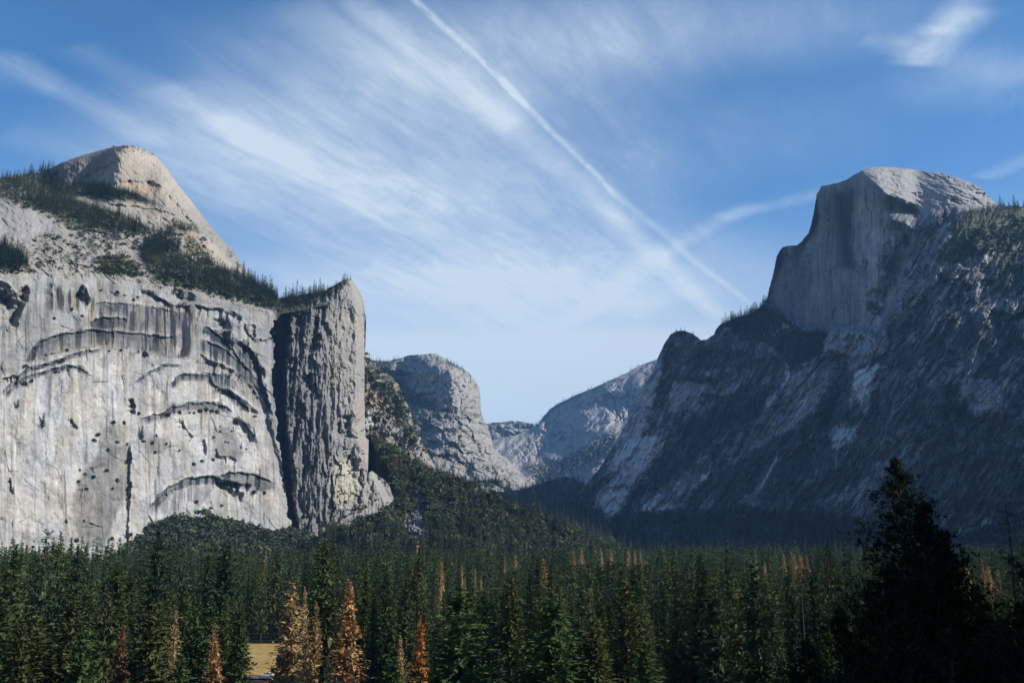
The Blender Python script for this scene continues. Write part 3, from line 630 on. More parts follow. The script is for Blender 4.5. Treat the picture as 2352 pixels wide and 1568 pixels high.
# ================================================================== rocky spur behind the column
C = Land(800, 1010, 790, 1110, 1.0)
X, P = C.X, C.P
C.mask = C.wob_poly([(800, 1110), (800, 800)] + c3((265, 195), (300, 245), (360, 305), (420, 325), (460, 375), (490, 445), (520, 505), (550, 585), (580, 655), (610, 735), (650, 805), (680, 865), (695, 960)), 2.2, .1, 23)
C.integrate(np.interp(C.xs, [800, 1010], [1820, 1960]), C.tan_field([(850, 1000, 1.4), (850, 850, 1.2), (950, 950, 1.5)], 60), 1100)
sil_y = np.interp(C.xs, [p[0] for p in c3((265, 195), (300, 245), (360, 305), (420, 325), (460, 375), (490, 445), (520, 505), (550, 585), (580, 655), (610, 735), (650, 805), (680, 865))], [p[1] for p in c3((265, 195), (300, 245), (360, 305), (420, 325), (460, 375), (490, 445), (520, 505), (550, 585), (580, 655), (610, 735), (650, 805), (680, 865))])
C.Y += 120 * (1 - sstep(0, 35, P - sil_y[None, :])) ** 2
fa, _, _ = facets((X + P * .5) / 16, (P - X * .3) / 26, 5)
C.Y += 14 * fa + 16 * fbm(X / 30, P / 40, 5, 24, .6) + 3 * fbm(X / 4, P / 5, 2, 25)
g = .26 + .06 * fbm(X / 12, P / 14, 4, 26, .6)
cc = g[..., None] * np.array([1.04, .98, .90], f32)
org = np.maximum(soft(X, P, c3((260, 390), (330, 440), (400, 510), (330, 520), (262, 470)), 4, 6), .8 * soft(X, P, c3((300, 620), (380, 680), (450, 740), (380, 730), (320, 680)), 3, 6))
cc = lerp(cc, np.array([.36, .22, .11], f32), (.7 * org)[..., None])
slb = soft(X, P, c3((265, 490), (300, 520), (330, 640), (290, 640), (268, 600)), 3, 3)
cc = lerp(cc, np.array([.42, .42, .40], f32), (.7 * slb)[..., None])
v = sstep(-.05, .2, fbm(X / 11, P / 11, 4, 27, .6) + .3 * soft(X, P, c3((265, 195), (420, 310), (500, 460), (600, 700), (560, 760), (480, 640), (430, 470), (265, 360)), 6, 8) - .06)
C.Y -= v * 5 * (1 + fbm(X / 3, P / 3, 2, 28))
cc = lerp(cc, np.array([.05, .055, .028], f32), (.9 * v)[..., None])
C.col[:] = np.clip(cc, .02, .7)
C.build('rocky_spur', ROCK, 300, 'broken rocky spur with brush and orange scars behind the grey column', 'mountain')

# ================================================================== blunt headland beyond
D = Land(800, 1270, 800, 1190, .8)
X, P = D.X, D.P
D.sil = c3((100, 232), (265, 230), (330, 236), (400, 240), (480, 220), (520, 205), (600, 200), (680, 195), (720, 215), (760, 240), (800, 265), (850, 290), (880, 310), (905, 340), (925, 370), (940, 400), (945, 480), (950, 540), (965, 580), (985, 620), (1000, 660), (1012, 710), (1022, 750), (1060, 790), (1100, 810), (1150, 860), (1200, 910), (1250, 960), (1310, 1010), (1360, 1060))
D.mask = D.wob_poly([(800, 1190), (800, 825)] + D.sil + [(1268, 1190)], 1.5, .12, 33)
D.integrate(np.interp(D.xs, [800, 1000, 1130, 1270], [3700, 3900, 3980, 4100]), D.tan_field([(850, 860, .8), (900, 900, 1.0), (960, 840, 1.1), (1000, 880, 4.), (1060, 880, 4.), (1090, 900, 4.), (1000, 940, 1.2), (1050, 960, 1.6), (1040, 1020, 1.6), (1100, 1060, .9), (1180, 1100, .8), (960, 1080, .9), (1000, 825, .6), (900, 960, .8)], 28), 1180)
Sx = np.array(D.sil); xr = np.interp(D.ys, Sx[7:, 1], Sx[7:, 0])[:, None]
q = np.clip((xr - X) / 70, 0, 1)
D.Y += 330 * (1 - np.sqrt(np.clip(1 - (1 - q) ** 2, 0, 1)))
D.dep = np.zeros(X.shape, f32); D.stain = np.zeros(X.shape, f32)
D.roof(c3((735, 205), (710, 260), (700, 340), (715, 430), (705, 530)), 230, 62, 110, 6, 3, .12)
D.roof(c3((810, 400), (850, 420), (880, 400), (870, 500)), 60, 20, 40, 5, 5, .15)
D.roof(c3((870, 470), (900, 470), (920, 540)), 50, 14, 30, 4, 6, .15)
fa, _, _ = facets(X / 16 + fbm(X / 20, P / 20, 2, 3), P / 34, 41)
fb, _, _ = facets((X + P * .6) / 20, (P - X * .5) / 9, 42)
upr = 1 - sstep(925, 950, P)
fcr, fce, _ = facets((X + 6 * fbm(X / 30, P / 30, 3, 9)) / 30, (P - .4 * X) / 22, 49)
D.dep += 22 * fa * upr + (9 * fb + 26 * fcr) * (1 - upr) + 40 * fbm(X / 45, P / 45, 4, 43, .5) + 4 * fbm(X / 5, P / 7, 2, 44)
for pts, h, w, L in [(c3((660, 790), (760, 780), (860, 830), (920, 850)), 26, 5, 20), (c3((640, 700), (720, 690), (800, 730)), 22, 5, 20), (c3((820, 860), (900, 780), (980, 770)), 26, 5, 16), (c3((740, 880), (800, 840), (840, 900)), 22, 5, 16), (c3((700, 620), (800, 560), (880, 570), (960, 640)), 20, 4, 20), (c3((900, 680), (940, 720), (980, 800)), 26, 6, 16), (c3((1000, 850), (1060, 860), (1120, 900)), 20, 4, 16)]:
    D.roof(pts, h, w, L, 4, int(pts[0][0]) % 37, .2)
D.Y += D.dep
g = .30 + .09 * fbm(X / 10, P / 12, 5, 45, .65) + .04 * perlin(X * .4, P * .03, 46) * upr - .10 * (1 - sstep(.02, .09, fce)) * (1 - upr) - .08 * sstep(.1, .5, fbm(X / 30, P / 20, 3, 50))
cc = g[..., None] * np.array([1.03, .99, .93], f32)
BRD = [c3((100, 232), (330, 240), (480, 225), (420, 300), (520, 400), (680, 500), (720, 540), (540, 540), (440, 400), (265, 300)), c3((740, 235), (880, 310), (830, 300), (750, 265)), c3((690, 520), (760, 520), (950, 560), (930, 575), (780, 535), (700, 560)),
       c3((560, 600), (640, 580), (660, 650), (600, 660)), c3((860, 940), (1080, 940), (1060, 980), (900, 970)), c3((1050, 1030), (1300, 1000), (1400, 1100), (1300, 1160), (1100, 1110))]
v = np.zeros(X.shape, f32)
for b in BRD: v = np.maximum(v, soft(X, P, b, 4, 8, .05, 8))
v = np.maximum(v * sstep(-.35, .0, fbm(X / 5, P / 4, 3, 47)), .8 * sstep(.16, .34, fbm(X / 8, P / 5, 4, 48, .6) - .05 * upr))
cc = lerp(cc, np.array([.04, .05, .03], f32), (.9 * v)[..., None])
D.Y -= v * 6
D.col[:] = np.clip(cc, .02, .7)
D.build('headland', ROCK_FAR, 700, 'blunt pale granite headland far up the valley, sheer above a ribbed apron', 'mountain')

# ================================================================== long bare ridge at the head of the valley
E = Land(1080, 1620, 780, 1210, .9)
X, P = E.X, E.P
E.sil = c3((690, 735), (985, 715), (1060, 690), (1150, 676), (1200, 652), (1262, 622), (1280, 610), (1310, 570), (1350, 522), (1400, 490), (1500, 440), (1600, 400), (1700, 355), (1800, 310), (1882, 265), (2260, 120))
E.mask = E.wob_poly([(1080, 1210)] + [(max(1080, a), b) for a, b in E.sil] + [(1620, 780), (1620, 1210)], 1.6, .1, 53)
E.integrate(np.interp(E.xs, [1080, 1250, 1400, 1620], [5600, 5400, 5000, 4600]), E.tan_field([(1300, 1000, .42), (1400, 950, .46), (1500, 880, .50), (1200, 1020, .34), (1250, 1080, .36), (1400, 1080, .42), (1150, 1000, .32), (1450, 850, .52)], 55), 1200)
E.dep = np.zeros(X.shape, f32); E.stain = np.zeros(X.shape, f32)
al = (X * .80 - P * .60); ac = (X * .60 + P * .80)
E.dep += 170 * fbm(al / 120, ac / 45, 4, 54, .5) + 38 * fbm(ac / 22 + .6 * fbm(X / 30, P / 30, 3, 3), al / 90, 4, 55, .55) + 7 * fbm(X / 7, P / 5, 3, 56)
for pts, h, w, L in [(c3((1500, 500), (1560, 470), (1640, 440), (1760, 400)), 90, 14, 40), (c3((1620, 470), (1700, 420), (1850, 350)), 160, 30, 60), (c3((1340, 560), (1420, 600), (1500, 600)), 70, 18, 40), (c3((1180, 660), (1260, 640), (1350, 640), (1450, 560)), 90, 24, 60), (c3((1100, 760), (1200, 700), (1300, 690)), 60, 16, 40)]:
    E.roof(pts, h, w, L, 8, int(pts[0][0]) % 41, .2)
E.Y += E.dep
g = .36 + .12 * fbm(X / 9, P / 6, 5, 57, .65) - .12 * sstep(.05, .4, fbm(al / 40, ac / 9, 4, 60, .6))
cc = g[..., None] * np.array([1.05, .98, .92], f32)
BRE = [c3((1200, 860), (1330, 850), (1500, 770), (1660, 690), (1760, 640), (1760, 760), (1660, 840), (1540, 880), (1400, 900), (1560, 980), (1540, 1100), (1300, 1010)), c3((1262, 622), (1400, 488), (1700, 353), (1882, 262), (1882, 275), (1700, 372), (1420, 505), (1280, 640))]
v = np.zeros(X.shape, f32)
for b in BRE: v = np.maximum(v, soft(X, P, b, 4, 10, .05, 8))
v = np.maximum(v * sstep(-.3, .05, fbm(X / 7, P / 5, 3, 58)), .7 * sstep(.2, .4, fbm(al / 30, ac / 6, 4, 59, .6)))
cc = lerp(cc, np.array([.035, .045, .03], f32), (.9 * v)[..., None])
E.Y -= v * 10
E.col[:] = np.clip(cc, .02, .7)
E.build('bare_ridge', ROCK_FAR, 900, 'long pale bare-rock ridge rising to the right at the head of the valley', 'mountain')

# ================================================================== low hills on the skyline
G = Land(1080, 1330, 955, 1080, 1.0)
X, P = G.X, G.P
G.mask = G.wob_poly([(1080, 1080), (1080, 985)] + c3((960, 612), (985, 606), (1020, 600), (1055, 601), (1080, 596), (1120, 590), (1150, 592), (1180, 595), (1220, 602), (1265, 608), (1500, 625)) + [(1330, 1080)], 1.5, .15, 63)
G.integrate(np.full(len(G.xs), 7600.), np.full(X.shape, .42, f32), 1075)
G.Y += 300 * fbm(X / 40, P / 18, 5, 64, .55)
v = sstep(-.1, .2, fbm(X / 10, P / 5, 4, 65, .6) + (P < 985) * .15)
G.col[:] = lerp(np.array([.33, .31, .29], f32), np.array([.035, .045, .03], f32), (.9 * v)[..., None])
G.build('hill', ROCK_FAR, 1200, 'low wooded granite hills on the far skyline between headland and bare ridge', 'hill')

# ================================================================== wooded floor between the mountains
H = Land(985, 1480, 1085, 1290, 1.2)
X, P = H.X, H.P
H.mask = H.wob_poly([(985, 1290), (985, 1150), (1050, 1128), (1130, 1130), (1200, 1122), (1260, 1102), (1300, 1092), (1335, 1105), (1370, 1150), (1405, 1220), (1435, 1290)], 3, .08, 73)
H.integrate(np.full(len(H.xs), 1900.), np.full(X.shape, .145, f32) , 1280)
H.Y += 30 * fbm(X / 30, P / 12, 3, 74)
H.col[:] = np.array([.05, .05, .03], f32) * (1 + .4 * fbm(X / 8, P / 4, 3, 75))[..., None]
H.build('valley_terrain', ROCK, 500, 'shaded wooded valley bottom narrowing between the headland and the dark mountain', 'terrain')

# ================================================================== wooded debris fan below the column
T = Land(700, 1480, 985, 1330, 1.0)
X, P = T.X, T.P
top_pts = c3((-90, 1300), (60, 1235), (170, 1230), (250, 1190), (380, 1150), (440, 1090), (458, 1012), (420, 905), (345, 780), (283, 700), (310, 680), (350, 710), (420, 750), (470, 800), (500, 820), (540, 830), (600, 870), (660, 890), (690, 900), (760, 930), (850, 970), (950, 1022), (1060, 1062), (1100, 1100), (1200, 1142), (1300, 1172), (1400, 1205), (1500, 1235), (1560, 1265), (1650, 1305), (1740, 1350), (1900, 1420))
T.mask = inpoly(X, P, [(700, 1330)] + top_pts + [(1480, 1330)])
T.integrate(np.interp(T.xs, [700, 850, 1100, 1300, 1480], [1215, 1180, 1190, 1270, 1420]), np.full(X.shape, .60, f32) + np.clip((X - 1100) / 600, 0, .4), 1325)
T.Y += 14 * fbm(X / 40, P / 22, 4, 83)
slide = np.maximum(soft(X, P, c3((560, 960), (620, 1000), (620, 1100), (660, 1180), (640, 1300), (600, 1350), (530, 1330), (490, 1240), (500, 1180), (560, 1130), (540, 1050)), 3, 8, .05), .9 * soft(X, P, c3((680, 1040), (720, 1060), (790, 1160), (830, 1220), (800, 1230), (740, 1140)), 3, 6, .05))
T.slide = slide
fa, fe, fr = facets(X / 4.2, P / 3.2, 84, 1.0)
T.Y += slide * 5 * fa
cc = (.22 + .12 * (fr - .5))[..., None] * np.array([1.0, .97, .97], f32)
T.col[:] = lerp(np.array([.055, .05, .03], f32) * (1 + .3 * fbm(X / 9, P / 6, 3, 85))[..., None], cc, slide[..., None])
T.build('talus_hill', ROCK, 60, 'wooded fan of fallen debris sloping down from the grey column', 'hill')

# ================================================================== wooded mound at the foot of the pale cliff
M = Land(255, 780, 1175, 1340, 1.0)
X, P = M.X, M.P
M.top = c6((700, 420), (760, 370), (830, 312), (900, 262), (985, 185), (1050, 135), (1140, 105), (1250, 85), (1360, 70), (1440, 70), (1500, 95), (1600, 128), (1700, 152), (1800, 168), (1920, 165), (2000, 175), (2050, 175), (2110, 210), (2150, 225), (2230, 225), (2300, 235))
M.mask = inpoly(X, P, [(255, 1340)] + M.top + [(778, 1340)])
M.integrate(np.interp(M.xs, [255, 500, 780], [1120, 1190, 1275]), np.full(X.shape, .5, f32), 1330)
M.Y += 12 * fbm(X / 40, P / 22, 4, 86)
M.col[:] = np.array([.05, .045, .028], f32) * (1 + .3 * fbm(X / 9, P / 6, 3, 87))[..., None]
M.build('wooded_hill', ROCK, 60, 'low oak-covered mound at the foot of the pale cliff', 'hill')
# ================================================================== the great shaded mountain with the half dome on top
R = Land(1240, 2560, 372, 1335, 1.0)
X, P = R.X, R.P
left_c = c4((415, 1035), (385, 1100), (350, 1190), (300, 1270), (240, 1390), (195, 1490), (150, 1568))
R.sil_low = [(1240, 1335), (1240, 1182), (1268, 1186)] + c3((1400, 1150), (1440, 1105), (1500, 1040), (1540, 990), (1580, 945), (1640, 872)) + left_c[::-1][0:1] + left_c[::-1][1:]
sil_hi = c4((450, 985), (480, 970), (520, 967), (560, 980), (590, 1000), (612, 1018), (640, 1015), (680, 988), (690, 960), (715, 932), (760, 915), (800, 895), (850, 885), (900, 862), (950, 820), (963, 795), (975, 740), (990, 690), (1005, 620), (1015, 570), (1035, 535), (1045, 522), (1085, 512), (1120, 512), (1140, 500), (1165, 470), (1185, 445), (1200, 400), (1212, 340), (1222, 280), (1228, 240), (1245, 212), (1252, 196), (1290, 188), (1340, 178), (1390, 160), (1430, 135), (1480, 105), (1530, 95), (1580, 91), (1650, 96), (1740, 105), (1840, 120), (1905, 128), (1925, 140), (1985, 150), (2060, 180), (2120, 215), (2160, 260), (2185, 285), (2230, 300), (2338, 303), (2450, 240), (2640, 130), (2830, 72))  # last points lift an unseen ridge on the right, added to shade the wall
R.poly = R.sil_low + sil_hi + [(2560, 1335)]
R.mask = R.wob_poly(R.poly, 1.3, .12, 101)
base = np.interp(R.xs, [1240, 1300, 1345, 1400, 1480, 1650, 1750, 1900, 2100, 2352, 2560], [1186, 1196, 1208, 1204, 1198, 1202, 1192, 1232, 1246, 1200, 1180])[None, :]
face = [(x, y) for x, y in c4((940, 830), (963, 795), (975, 740), (1005, 620), (1035, 535), (1045, 515), (1130, 500), (1185, 440), (1212, 340), (1222, 280), (1228, 235), (1250, 190), (1340, 178), (1420, 150), (1500, 152), (1550, 190), (1600, 240), (1680, 280), (1740, 310), (1790, 345), (1610, 352), (1620, 400), (1700, 420), (1760, 480), (1720, 600), (1690, 700), (1640, 820), (1600, 930), (1560, 975), (1440, 965), (1320, 950), (1290, 972), (1160, 962), (1110, 932), (1040, 882))]
cap = c4((1150, 120), (1250, 180), (1340, 172), (1420, 146), (1500, 148), (1550, 186), (1600, 236), (1680, 272), (1740, 302), (1800, 345), (1900, 335), (1990, 320), (2100, 320), (2260, 300), (2260, 60), (1400, 60))
fm = blur(inpoly(X, P, face).astype(f32), 2); cm = blur(inpoly(X, P, cap).astype(f32), 4)
tf = R.tan_field([(1350, 1150, 1.0), (1450, 1050, 1.25), (1500, 950, 1.45), (1530, 860, 1.7), (1570, 790, 1.0), (1640, 820, 1.2), (1650, 900, 1.15), (1600, 1050, 1.1), (1750, 1100, 1.05), (1700, 760, .95), (1760, 830, .85), (1850, 800, .72), (1930, 800, .72), (1900, 900, 1.1), (1900, 1050, 1.1), (2000, 1100, 1.15),
                  (2050, 900, 1.2), (2100, 750, 1.25), (2150, 1000, 1.25), (2200, 800, 1.25), (2120, 600, 1.3), (2170, 510, .95), (2280, 520, .72), (2352, 500, .72), (2230, 640, 1.7), (2300, 720, .9), (2300, 900, 1.15), (2350, 1100, 1.0), (2500, 600, .85), (2500, 900, 1.1), (2100, 490, .8)], 60)
tan = lerp(tf, 2.1, fm)
t_here = slope_t(R.ys)[:, None].astype(f32)
tan = lerp(tan, t_here + .22 + .35 * np.clip((P - 395) / 80, 0, 1), cm)
fo = sstep(-8, 8, P - base)
tan = lerp(tan, .42, fo)
R.integrate(np.interp(R.xs, [1240, 1300, 1500, 1700, 1900, 2100, 2352, 2560], [2480, 2430, 2260, 2070, 1870, 1670, 1440, 1290]), tan, 1325)
Yb = blur(R.Y, 7); keep = np.maximum(sstep(.02, .3, fm) * (1 - sstep(.7, .98, fm)), sstep(.05, .3, cm) * (1 - sstep(.7, .95, cm)))
R.Y = lerp(Yb, R.Y, .6 * keep)
R.Y += 170 * blur(inpoly(X, P, face).astype(f32), 6) * sstep(425, 540, P)
R.mpp = R.Y / FPX
R.dep = np.zeros(X.shape, f32); R.stain = np.zeros(X.shape, f32)
wall = (1 - fm) * (1 - cm) * (1 - fo)
# gullies and ribs run down to the left
ang = math.radians(57)
al = X * -math.cos(ang) + P * math.sin(ang); ac = X * math.sin(ang) + P * math.cos(ang)
wob = fbm(X / 70, P / 70, 3, 102)
rid = fbm(ac / 60 + .9 * wob, al / 300, 4, 103, .55)
rid2 = fbm(ac / 17 + .7 * wob, al / 110, 4, 104, .55, True)
R.dep += wall * (54 * rid - 13 * rid2 + 20 * fbm(X / 50, P / 60, 4, 105, .55))
fa, _, fr = facets((ac + 6 * wob) / 15, al / 50, 106)
R.dep += wall * (9 * fa + 5 * facets((ac + 3 * wob) / 6, al / 16, 145, .9)[0] + 3 * fbm(ac / 6, al / 14, 3, 107) + 2.5 * fbm(X / 3.5, P / 4, 2, 108))
R.dep += fm * (3 * perlin(X / 9, P / 130, 109) + 6 * facets(X / 14, P / 48, 143, .6)[0] + 2 * fbm(X / 4, P / 30, 3, 110) + 12 * fbm(X / 40, P / 90, 3, 111))
R.dep += cm * (16 * plates(fbm((X * .9 + P * .4) / 40, (P * .9 - X * .35) / 12, 4, 112), 5) + 11 * fbm((X + P) / 20, (P - X * .3) / 6, 5, 113, .6) + 10 * fbm(X / 40, P / 20, 3, 114))
for pts, h, w, L in [
    (c4((1045, 530), (1120, 520), (1180, 455), (1195, 560), (1200, 760)), 40, 10, 40), (c4((1228, 240), (1250, 300), (1235, 420)), 18, 6, 20),
    (c4((1610, 352), (1700, 358), (1800, 352), (1900, 340), (1940, 345)), 6, 4, 60), (c4((1612, 356), (1625, 420), (1600, 520), (1540, 620), (1500, 760), (1440, 900)), 22, 12, 90),
    (cw((740, 880), (600, 1010), (470, 1160), (380, 1300)), 60, 26, 50), (cw((1120, 790), (1020, 950), (880, 1100), (740, 1210), (600, 1320)), 60, 26, 60), (cw((1230, 700), (1180, 790), (1130, 860), (1110, 1000), (1040, 1150), (960, 1290)), 70, 30, 60), (cw((1480, 560), (1400, 720), (1330, 880), (1240, 1040), (1160, 1180)), 50, 26, 60), (cw((1530, 880), (1530, 960), (1580, 1010), (1700, 1000)), 40, 14, 40), (cw((870, 650), (930, 700), (1020, 690)), 25, 8, 30),
    (c4((1770, 490), (1730, 590), (1700, 690), (1650, 810), (1600, 930)), 80, 22, 40), (c4((1930, 430), (1850, 590), (1760, 760), (1660, 960), (1560, 1060), (1440, 1170), (1400, 1330), (1320, 1568)), 70, 22, 60),
    (c4((1400, 560), (1480, 620), (1530, 610), (1500, 660), (1440, 680)), 20, 5, 30), (c4((560, 1090), (700, 1060), (830, 1130), (900, 1150)), 30, 8, 40), (c4((480, 1010), (520, 1090), (430, 1200)), 30, 12, 30),
    (c4((640, 1200), (740, 1270), (800, 1280), (870, 1200)), 35, 9, 40), (c4((1090, 1180), (1190, 1140), (1280, 1110), (1420, 1090)), 35, 7, 50), (c4((1900, 640), (1960, 680), (2000, 760), (2060, 830)), 40, 14, 40),
    (c4((2050, 600), (2030, 680), (2060, 760)), 30, 9, 30), (c4((2110, 600), (2170, 640), (2180, 740)), 30, 9, 30), (c4((2150, 850), (2250, 870), (2338, 900)), 30, 6, 40),
    (c4((2000, 1150), (1990, 1250), (2020, 1380), (2080, 1420)), 35, 12, 40), (c5((0, 470), (120, 380), (260, 360), (320, 380)), 24, 7, 30), (c5((200, 190), (260, 240), (240, 300)), 25, 10, 30),
    (c4((1930, 250), (1915, 330)), 20, 5, 20), (c4((1940, 245), (1990, 260), (2000, 300)), 16, 5, 20), (c4((1760, 240), (1800, 225), (1850, 250)), 14, 4, 20), (c4((1880, 128), (1925, 140)), 20, 3, 12), (c4((2090, 215), (2130, 232)), 20, 4, 12),
    (c4((1500, 160), (1560, 200), (1640, 260), (1700, 280), (1800, 340)), 9, 6, 30)]:
    R.roof(pts, h, w, L, 6, int(abs(pts[0][0] + pts[0][1] * 3)) % 89, .12)
R.Y += R.dep
# --- colour
ribt = fbm(ac / 9, al / 60, 4, 121, .6); ribf = fbm(ac / 3.4, al / 16, 3, 119, .6)
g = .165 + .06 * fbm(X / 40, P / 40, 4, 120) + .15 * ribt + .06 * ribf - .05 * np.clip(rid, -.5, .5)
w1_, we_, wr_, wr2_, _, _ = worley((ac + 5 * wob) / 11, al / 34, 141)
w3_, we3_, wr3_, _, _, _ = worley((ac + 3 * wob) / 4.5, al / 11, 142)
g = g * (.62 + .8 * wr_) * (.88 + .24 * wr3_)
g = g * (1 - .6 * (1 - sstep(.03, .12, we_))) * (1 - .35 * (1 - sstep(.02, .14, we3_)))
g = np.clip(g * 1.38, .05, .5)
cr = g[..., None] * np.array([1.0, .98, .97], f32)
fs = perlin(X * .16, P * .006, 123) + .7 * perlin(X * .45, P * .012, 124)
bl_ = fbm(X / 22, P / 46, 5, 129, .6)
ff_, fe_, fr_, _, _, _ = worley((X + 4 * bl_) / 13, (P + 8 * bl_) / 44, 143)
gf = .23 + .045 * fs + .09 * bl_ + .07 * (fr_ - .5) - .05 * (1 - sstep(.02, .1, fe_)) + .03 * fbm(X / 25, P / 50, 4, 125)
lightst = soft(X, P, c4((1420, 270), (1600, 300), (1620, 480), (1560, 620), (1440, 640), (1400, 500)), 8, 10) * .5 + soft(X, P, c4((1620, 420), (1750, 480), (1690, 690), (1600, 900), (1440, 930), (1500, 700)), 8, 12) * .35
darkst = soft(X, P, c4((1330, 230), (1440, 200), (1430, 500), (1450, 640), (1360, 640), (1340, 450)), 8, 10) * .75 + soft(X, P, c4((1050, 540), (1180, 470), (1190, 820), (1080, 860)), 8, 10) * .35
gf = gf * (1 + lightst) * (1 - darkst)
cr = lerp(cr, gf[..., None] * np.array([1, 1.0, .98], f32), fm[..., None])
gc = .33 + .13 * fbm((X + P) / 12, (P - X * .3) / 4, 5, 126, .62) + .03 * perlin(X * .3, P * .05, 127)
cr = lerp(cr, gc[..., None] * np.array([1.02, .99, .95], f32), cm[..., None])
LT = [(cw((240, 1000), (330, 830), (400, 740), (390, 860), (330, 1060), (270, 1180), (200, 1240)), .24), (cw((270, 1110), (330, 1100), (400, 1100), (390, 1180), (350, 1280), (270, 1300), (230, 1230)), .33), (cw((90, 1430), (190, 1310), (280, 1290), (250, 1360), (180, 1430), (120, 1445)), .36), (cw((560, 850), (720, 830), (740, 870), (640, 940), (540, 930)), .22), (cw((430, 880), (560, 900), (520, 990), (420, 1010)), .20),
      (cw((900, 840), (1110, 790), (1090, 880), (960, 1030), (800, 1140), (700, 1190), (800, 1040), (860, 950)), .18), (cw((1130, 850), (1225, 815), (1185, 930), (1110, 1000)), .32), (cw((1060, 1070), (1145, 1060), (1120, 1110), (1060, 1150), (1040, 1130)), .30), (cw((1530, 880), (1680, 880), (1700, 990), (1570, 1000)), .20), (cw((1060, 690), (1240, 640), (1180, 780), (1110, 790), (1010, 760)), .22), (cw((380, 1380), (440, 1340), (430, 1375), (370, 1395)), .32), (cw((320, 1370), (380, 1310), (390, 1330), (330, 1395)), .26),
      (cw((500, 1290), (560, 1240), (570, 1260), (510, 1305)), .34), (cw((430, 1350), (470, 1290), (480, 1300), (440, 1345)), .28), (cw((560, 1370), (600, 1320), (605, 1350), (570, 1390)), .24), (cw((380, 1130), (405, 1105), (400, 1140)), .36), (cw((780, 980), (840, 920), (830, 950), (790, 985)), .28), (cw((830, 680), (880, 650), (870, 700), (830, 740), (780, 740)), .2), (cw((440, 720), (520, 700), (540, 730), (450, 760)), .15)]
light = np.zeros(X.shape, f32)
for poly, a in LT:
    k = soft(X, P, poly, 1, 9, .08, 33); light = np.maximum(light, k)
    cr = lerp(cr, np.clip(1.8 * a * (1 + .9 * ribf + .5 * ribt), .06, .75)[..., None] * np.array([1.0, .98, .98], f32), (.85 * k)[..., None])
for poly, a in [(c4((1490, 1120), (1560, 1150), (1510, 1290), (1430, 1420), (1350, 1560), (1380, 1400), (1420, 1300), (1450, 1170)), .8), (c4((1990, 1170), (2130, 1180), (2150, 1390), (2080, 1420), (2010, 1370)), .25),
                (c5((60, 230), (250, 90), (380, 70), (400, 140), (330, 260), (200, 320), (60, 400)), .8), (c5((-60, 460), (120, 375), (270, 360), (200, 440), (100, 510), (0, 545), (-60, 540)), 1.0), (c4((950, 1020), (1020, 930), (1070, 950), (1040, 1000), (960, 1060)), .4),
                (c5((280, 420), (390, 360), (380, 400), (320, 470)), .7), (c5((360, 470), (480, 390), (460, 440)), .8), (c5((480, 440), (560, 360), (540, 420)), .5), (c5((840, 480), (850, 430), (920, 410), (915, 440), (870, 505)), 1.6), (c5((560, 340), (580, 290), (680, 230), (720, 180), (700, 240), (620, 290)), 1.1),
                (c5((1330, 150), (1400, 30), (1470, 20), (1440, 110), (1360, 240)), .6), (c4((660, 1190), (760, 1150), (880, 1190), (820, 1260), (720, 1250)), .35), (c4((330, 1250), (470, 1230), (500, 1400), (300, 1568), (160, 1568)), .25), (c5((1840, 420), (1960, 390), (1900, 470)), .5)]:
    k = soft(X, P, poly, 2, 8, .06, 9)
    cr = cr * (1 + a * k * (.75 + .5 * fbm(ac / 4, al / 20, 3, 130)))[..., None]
for pts, w, a in [(c4((1100, 1040), (1075, 1150), (1075, 1210), (1010, 1290), (950, 1370)), 4, 1.6), (c4((640, 1390), (600, 1460), (560, 1530), (540, 1568)), 2.5, 1.2), (c5((720, 90), (650, 140), (600, 200)), 2.5, 1.6), (c5((1040, 170), (1000, 215), (960, 290), (910, 375)), 4, 2.2), (c5((580, 30), (530, 130), (480, 200)), 2, .8), (c5((1200, 20), (1100, 100), (1050, 160)), 2, .8),
                  (c4((1940, 245), (1925, 280), (1912, 330)), 2, .5), (c5((500, 300), (460, 380), (400, 440)), 3, 1.0), (c4((1040, 880), (1110, 935), (1160, 965), (1290, 972)), 3.5, .9)]:
    sl_, d, t = R.dist(pts, w + 12, 6, 60)
    k = 1 - sstep(w * .4, w * 1.1, np.abs(d))
    cr[sl_] = cr[sl_] * (1 + a * k)[..., None]
rl = random.Random(21)
for k in range(230):                                   # joints, pale scars and wet lines that run down the slope
    x = rl.uniform(1330, 2350); y = rl.uniform(700, 1200)
    if y < 1560 - .56 * x + 40 or (x < 2110 and y < 780): continue
    a_ = math.radians(57 + rl.gauss(0, 9)); l = rl.uniform(24, 120); pts = []
    for i in range(5):
        pts.append((x, y)); x -= math.cos(a_) * l / 4; y += math.sin(a_) * l / 4; a_ += rl.gauss(0, .12)
    if pts[-1][1] > 1240: continue
    w = rl.uniform(1.0, 2.4); pale = rl.random() < .55
    sl_, d, t = R.dist(pts, w + 6, 2, k)
    kk = (1 - sstep(w * .4, w, np.abs(d))) * sstep(0, .2, t) * sstep(0, .35, 1 - t)
    cr[sl_] = cr[sl_] * (1 + (rl.uniform(.25, .9) if pale else -.6) * kk)[..., None]
    R.Y[sl_] += (-3 if pale else 5) * kk
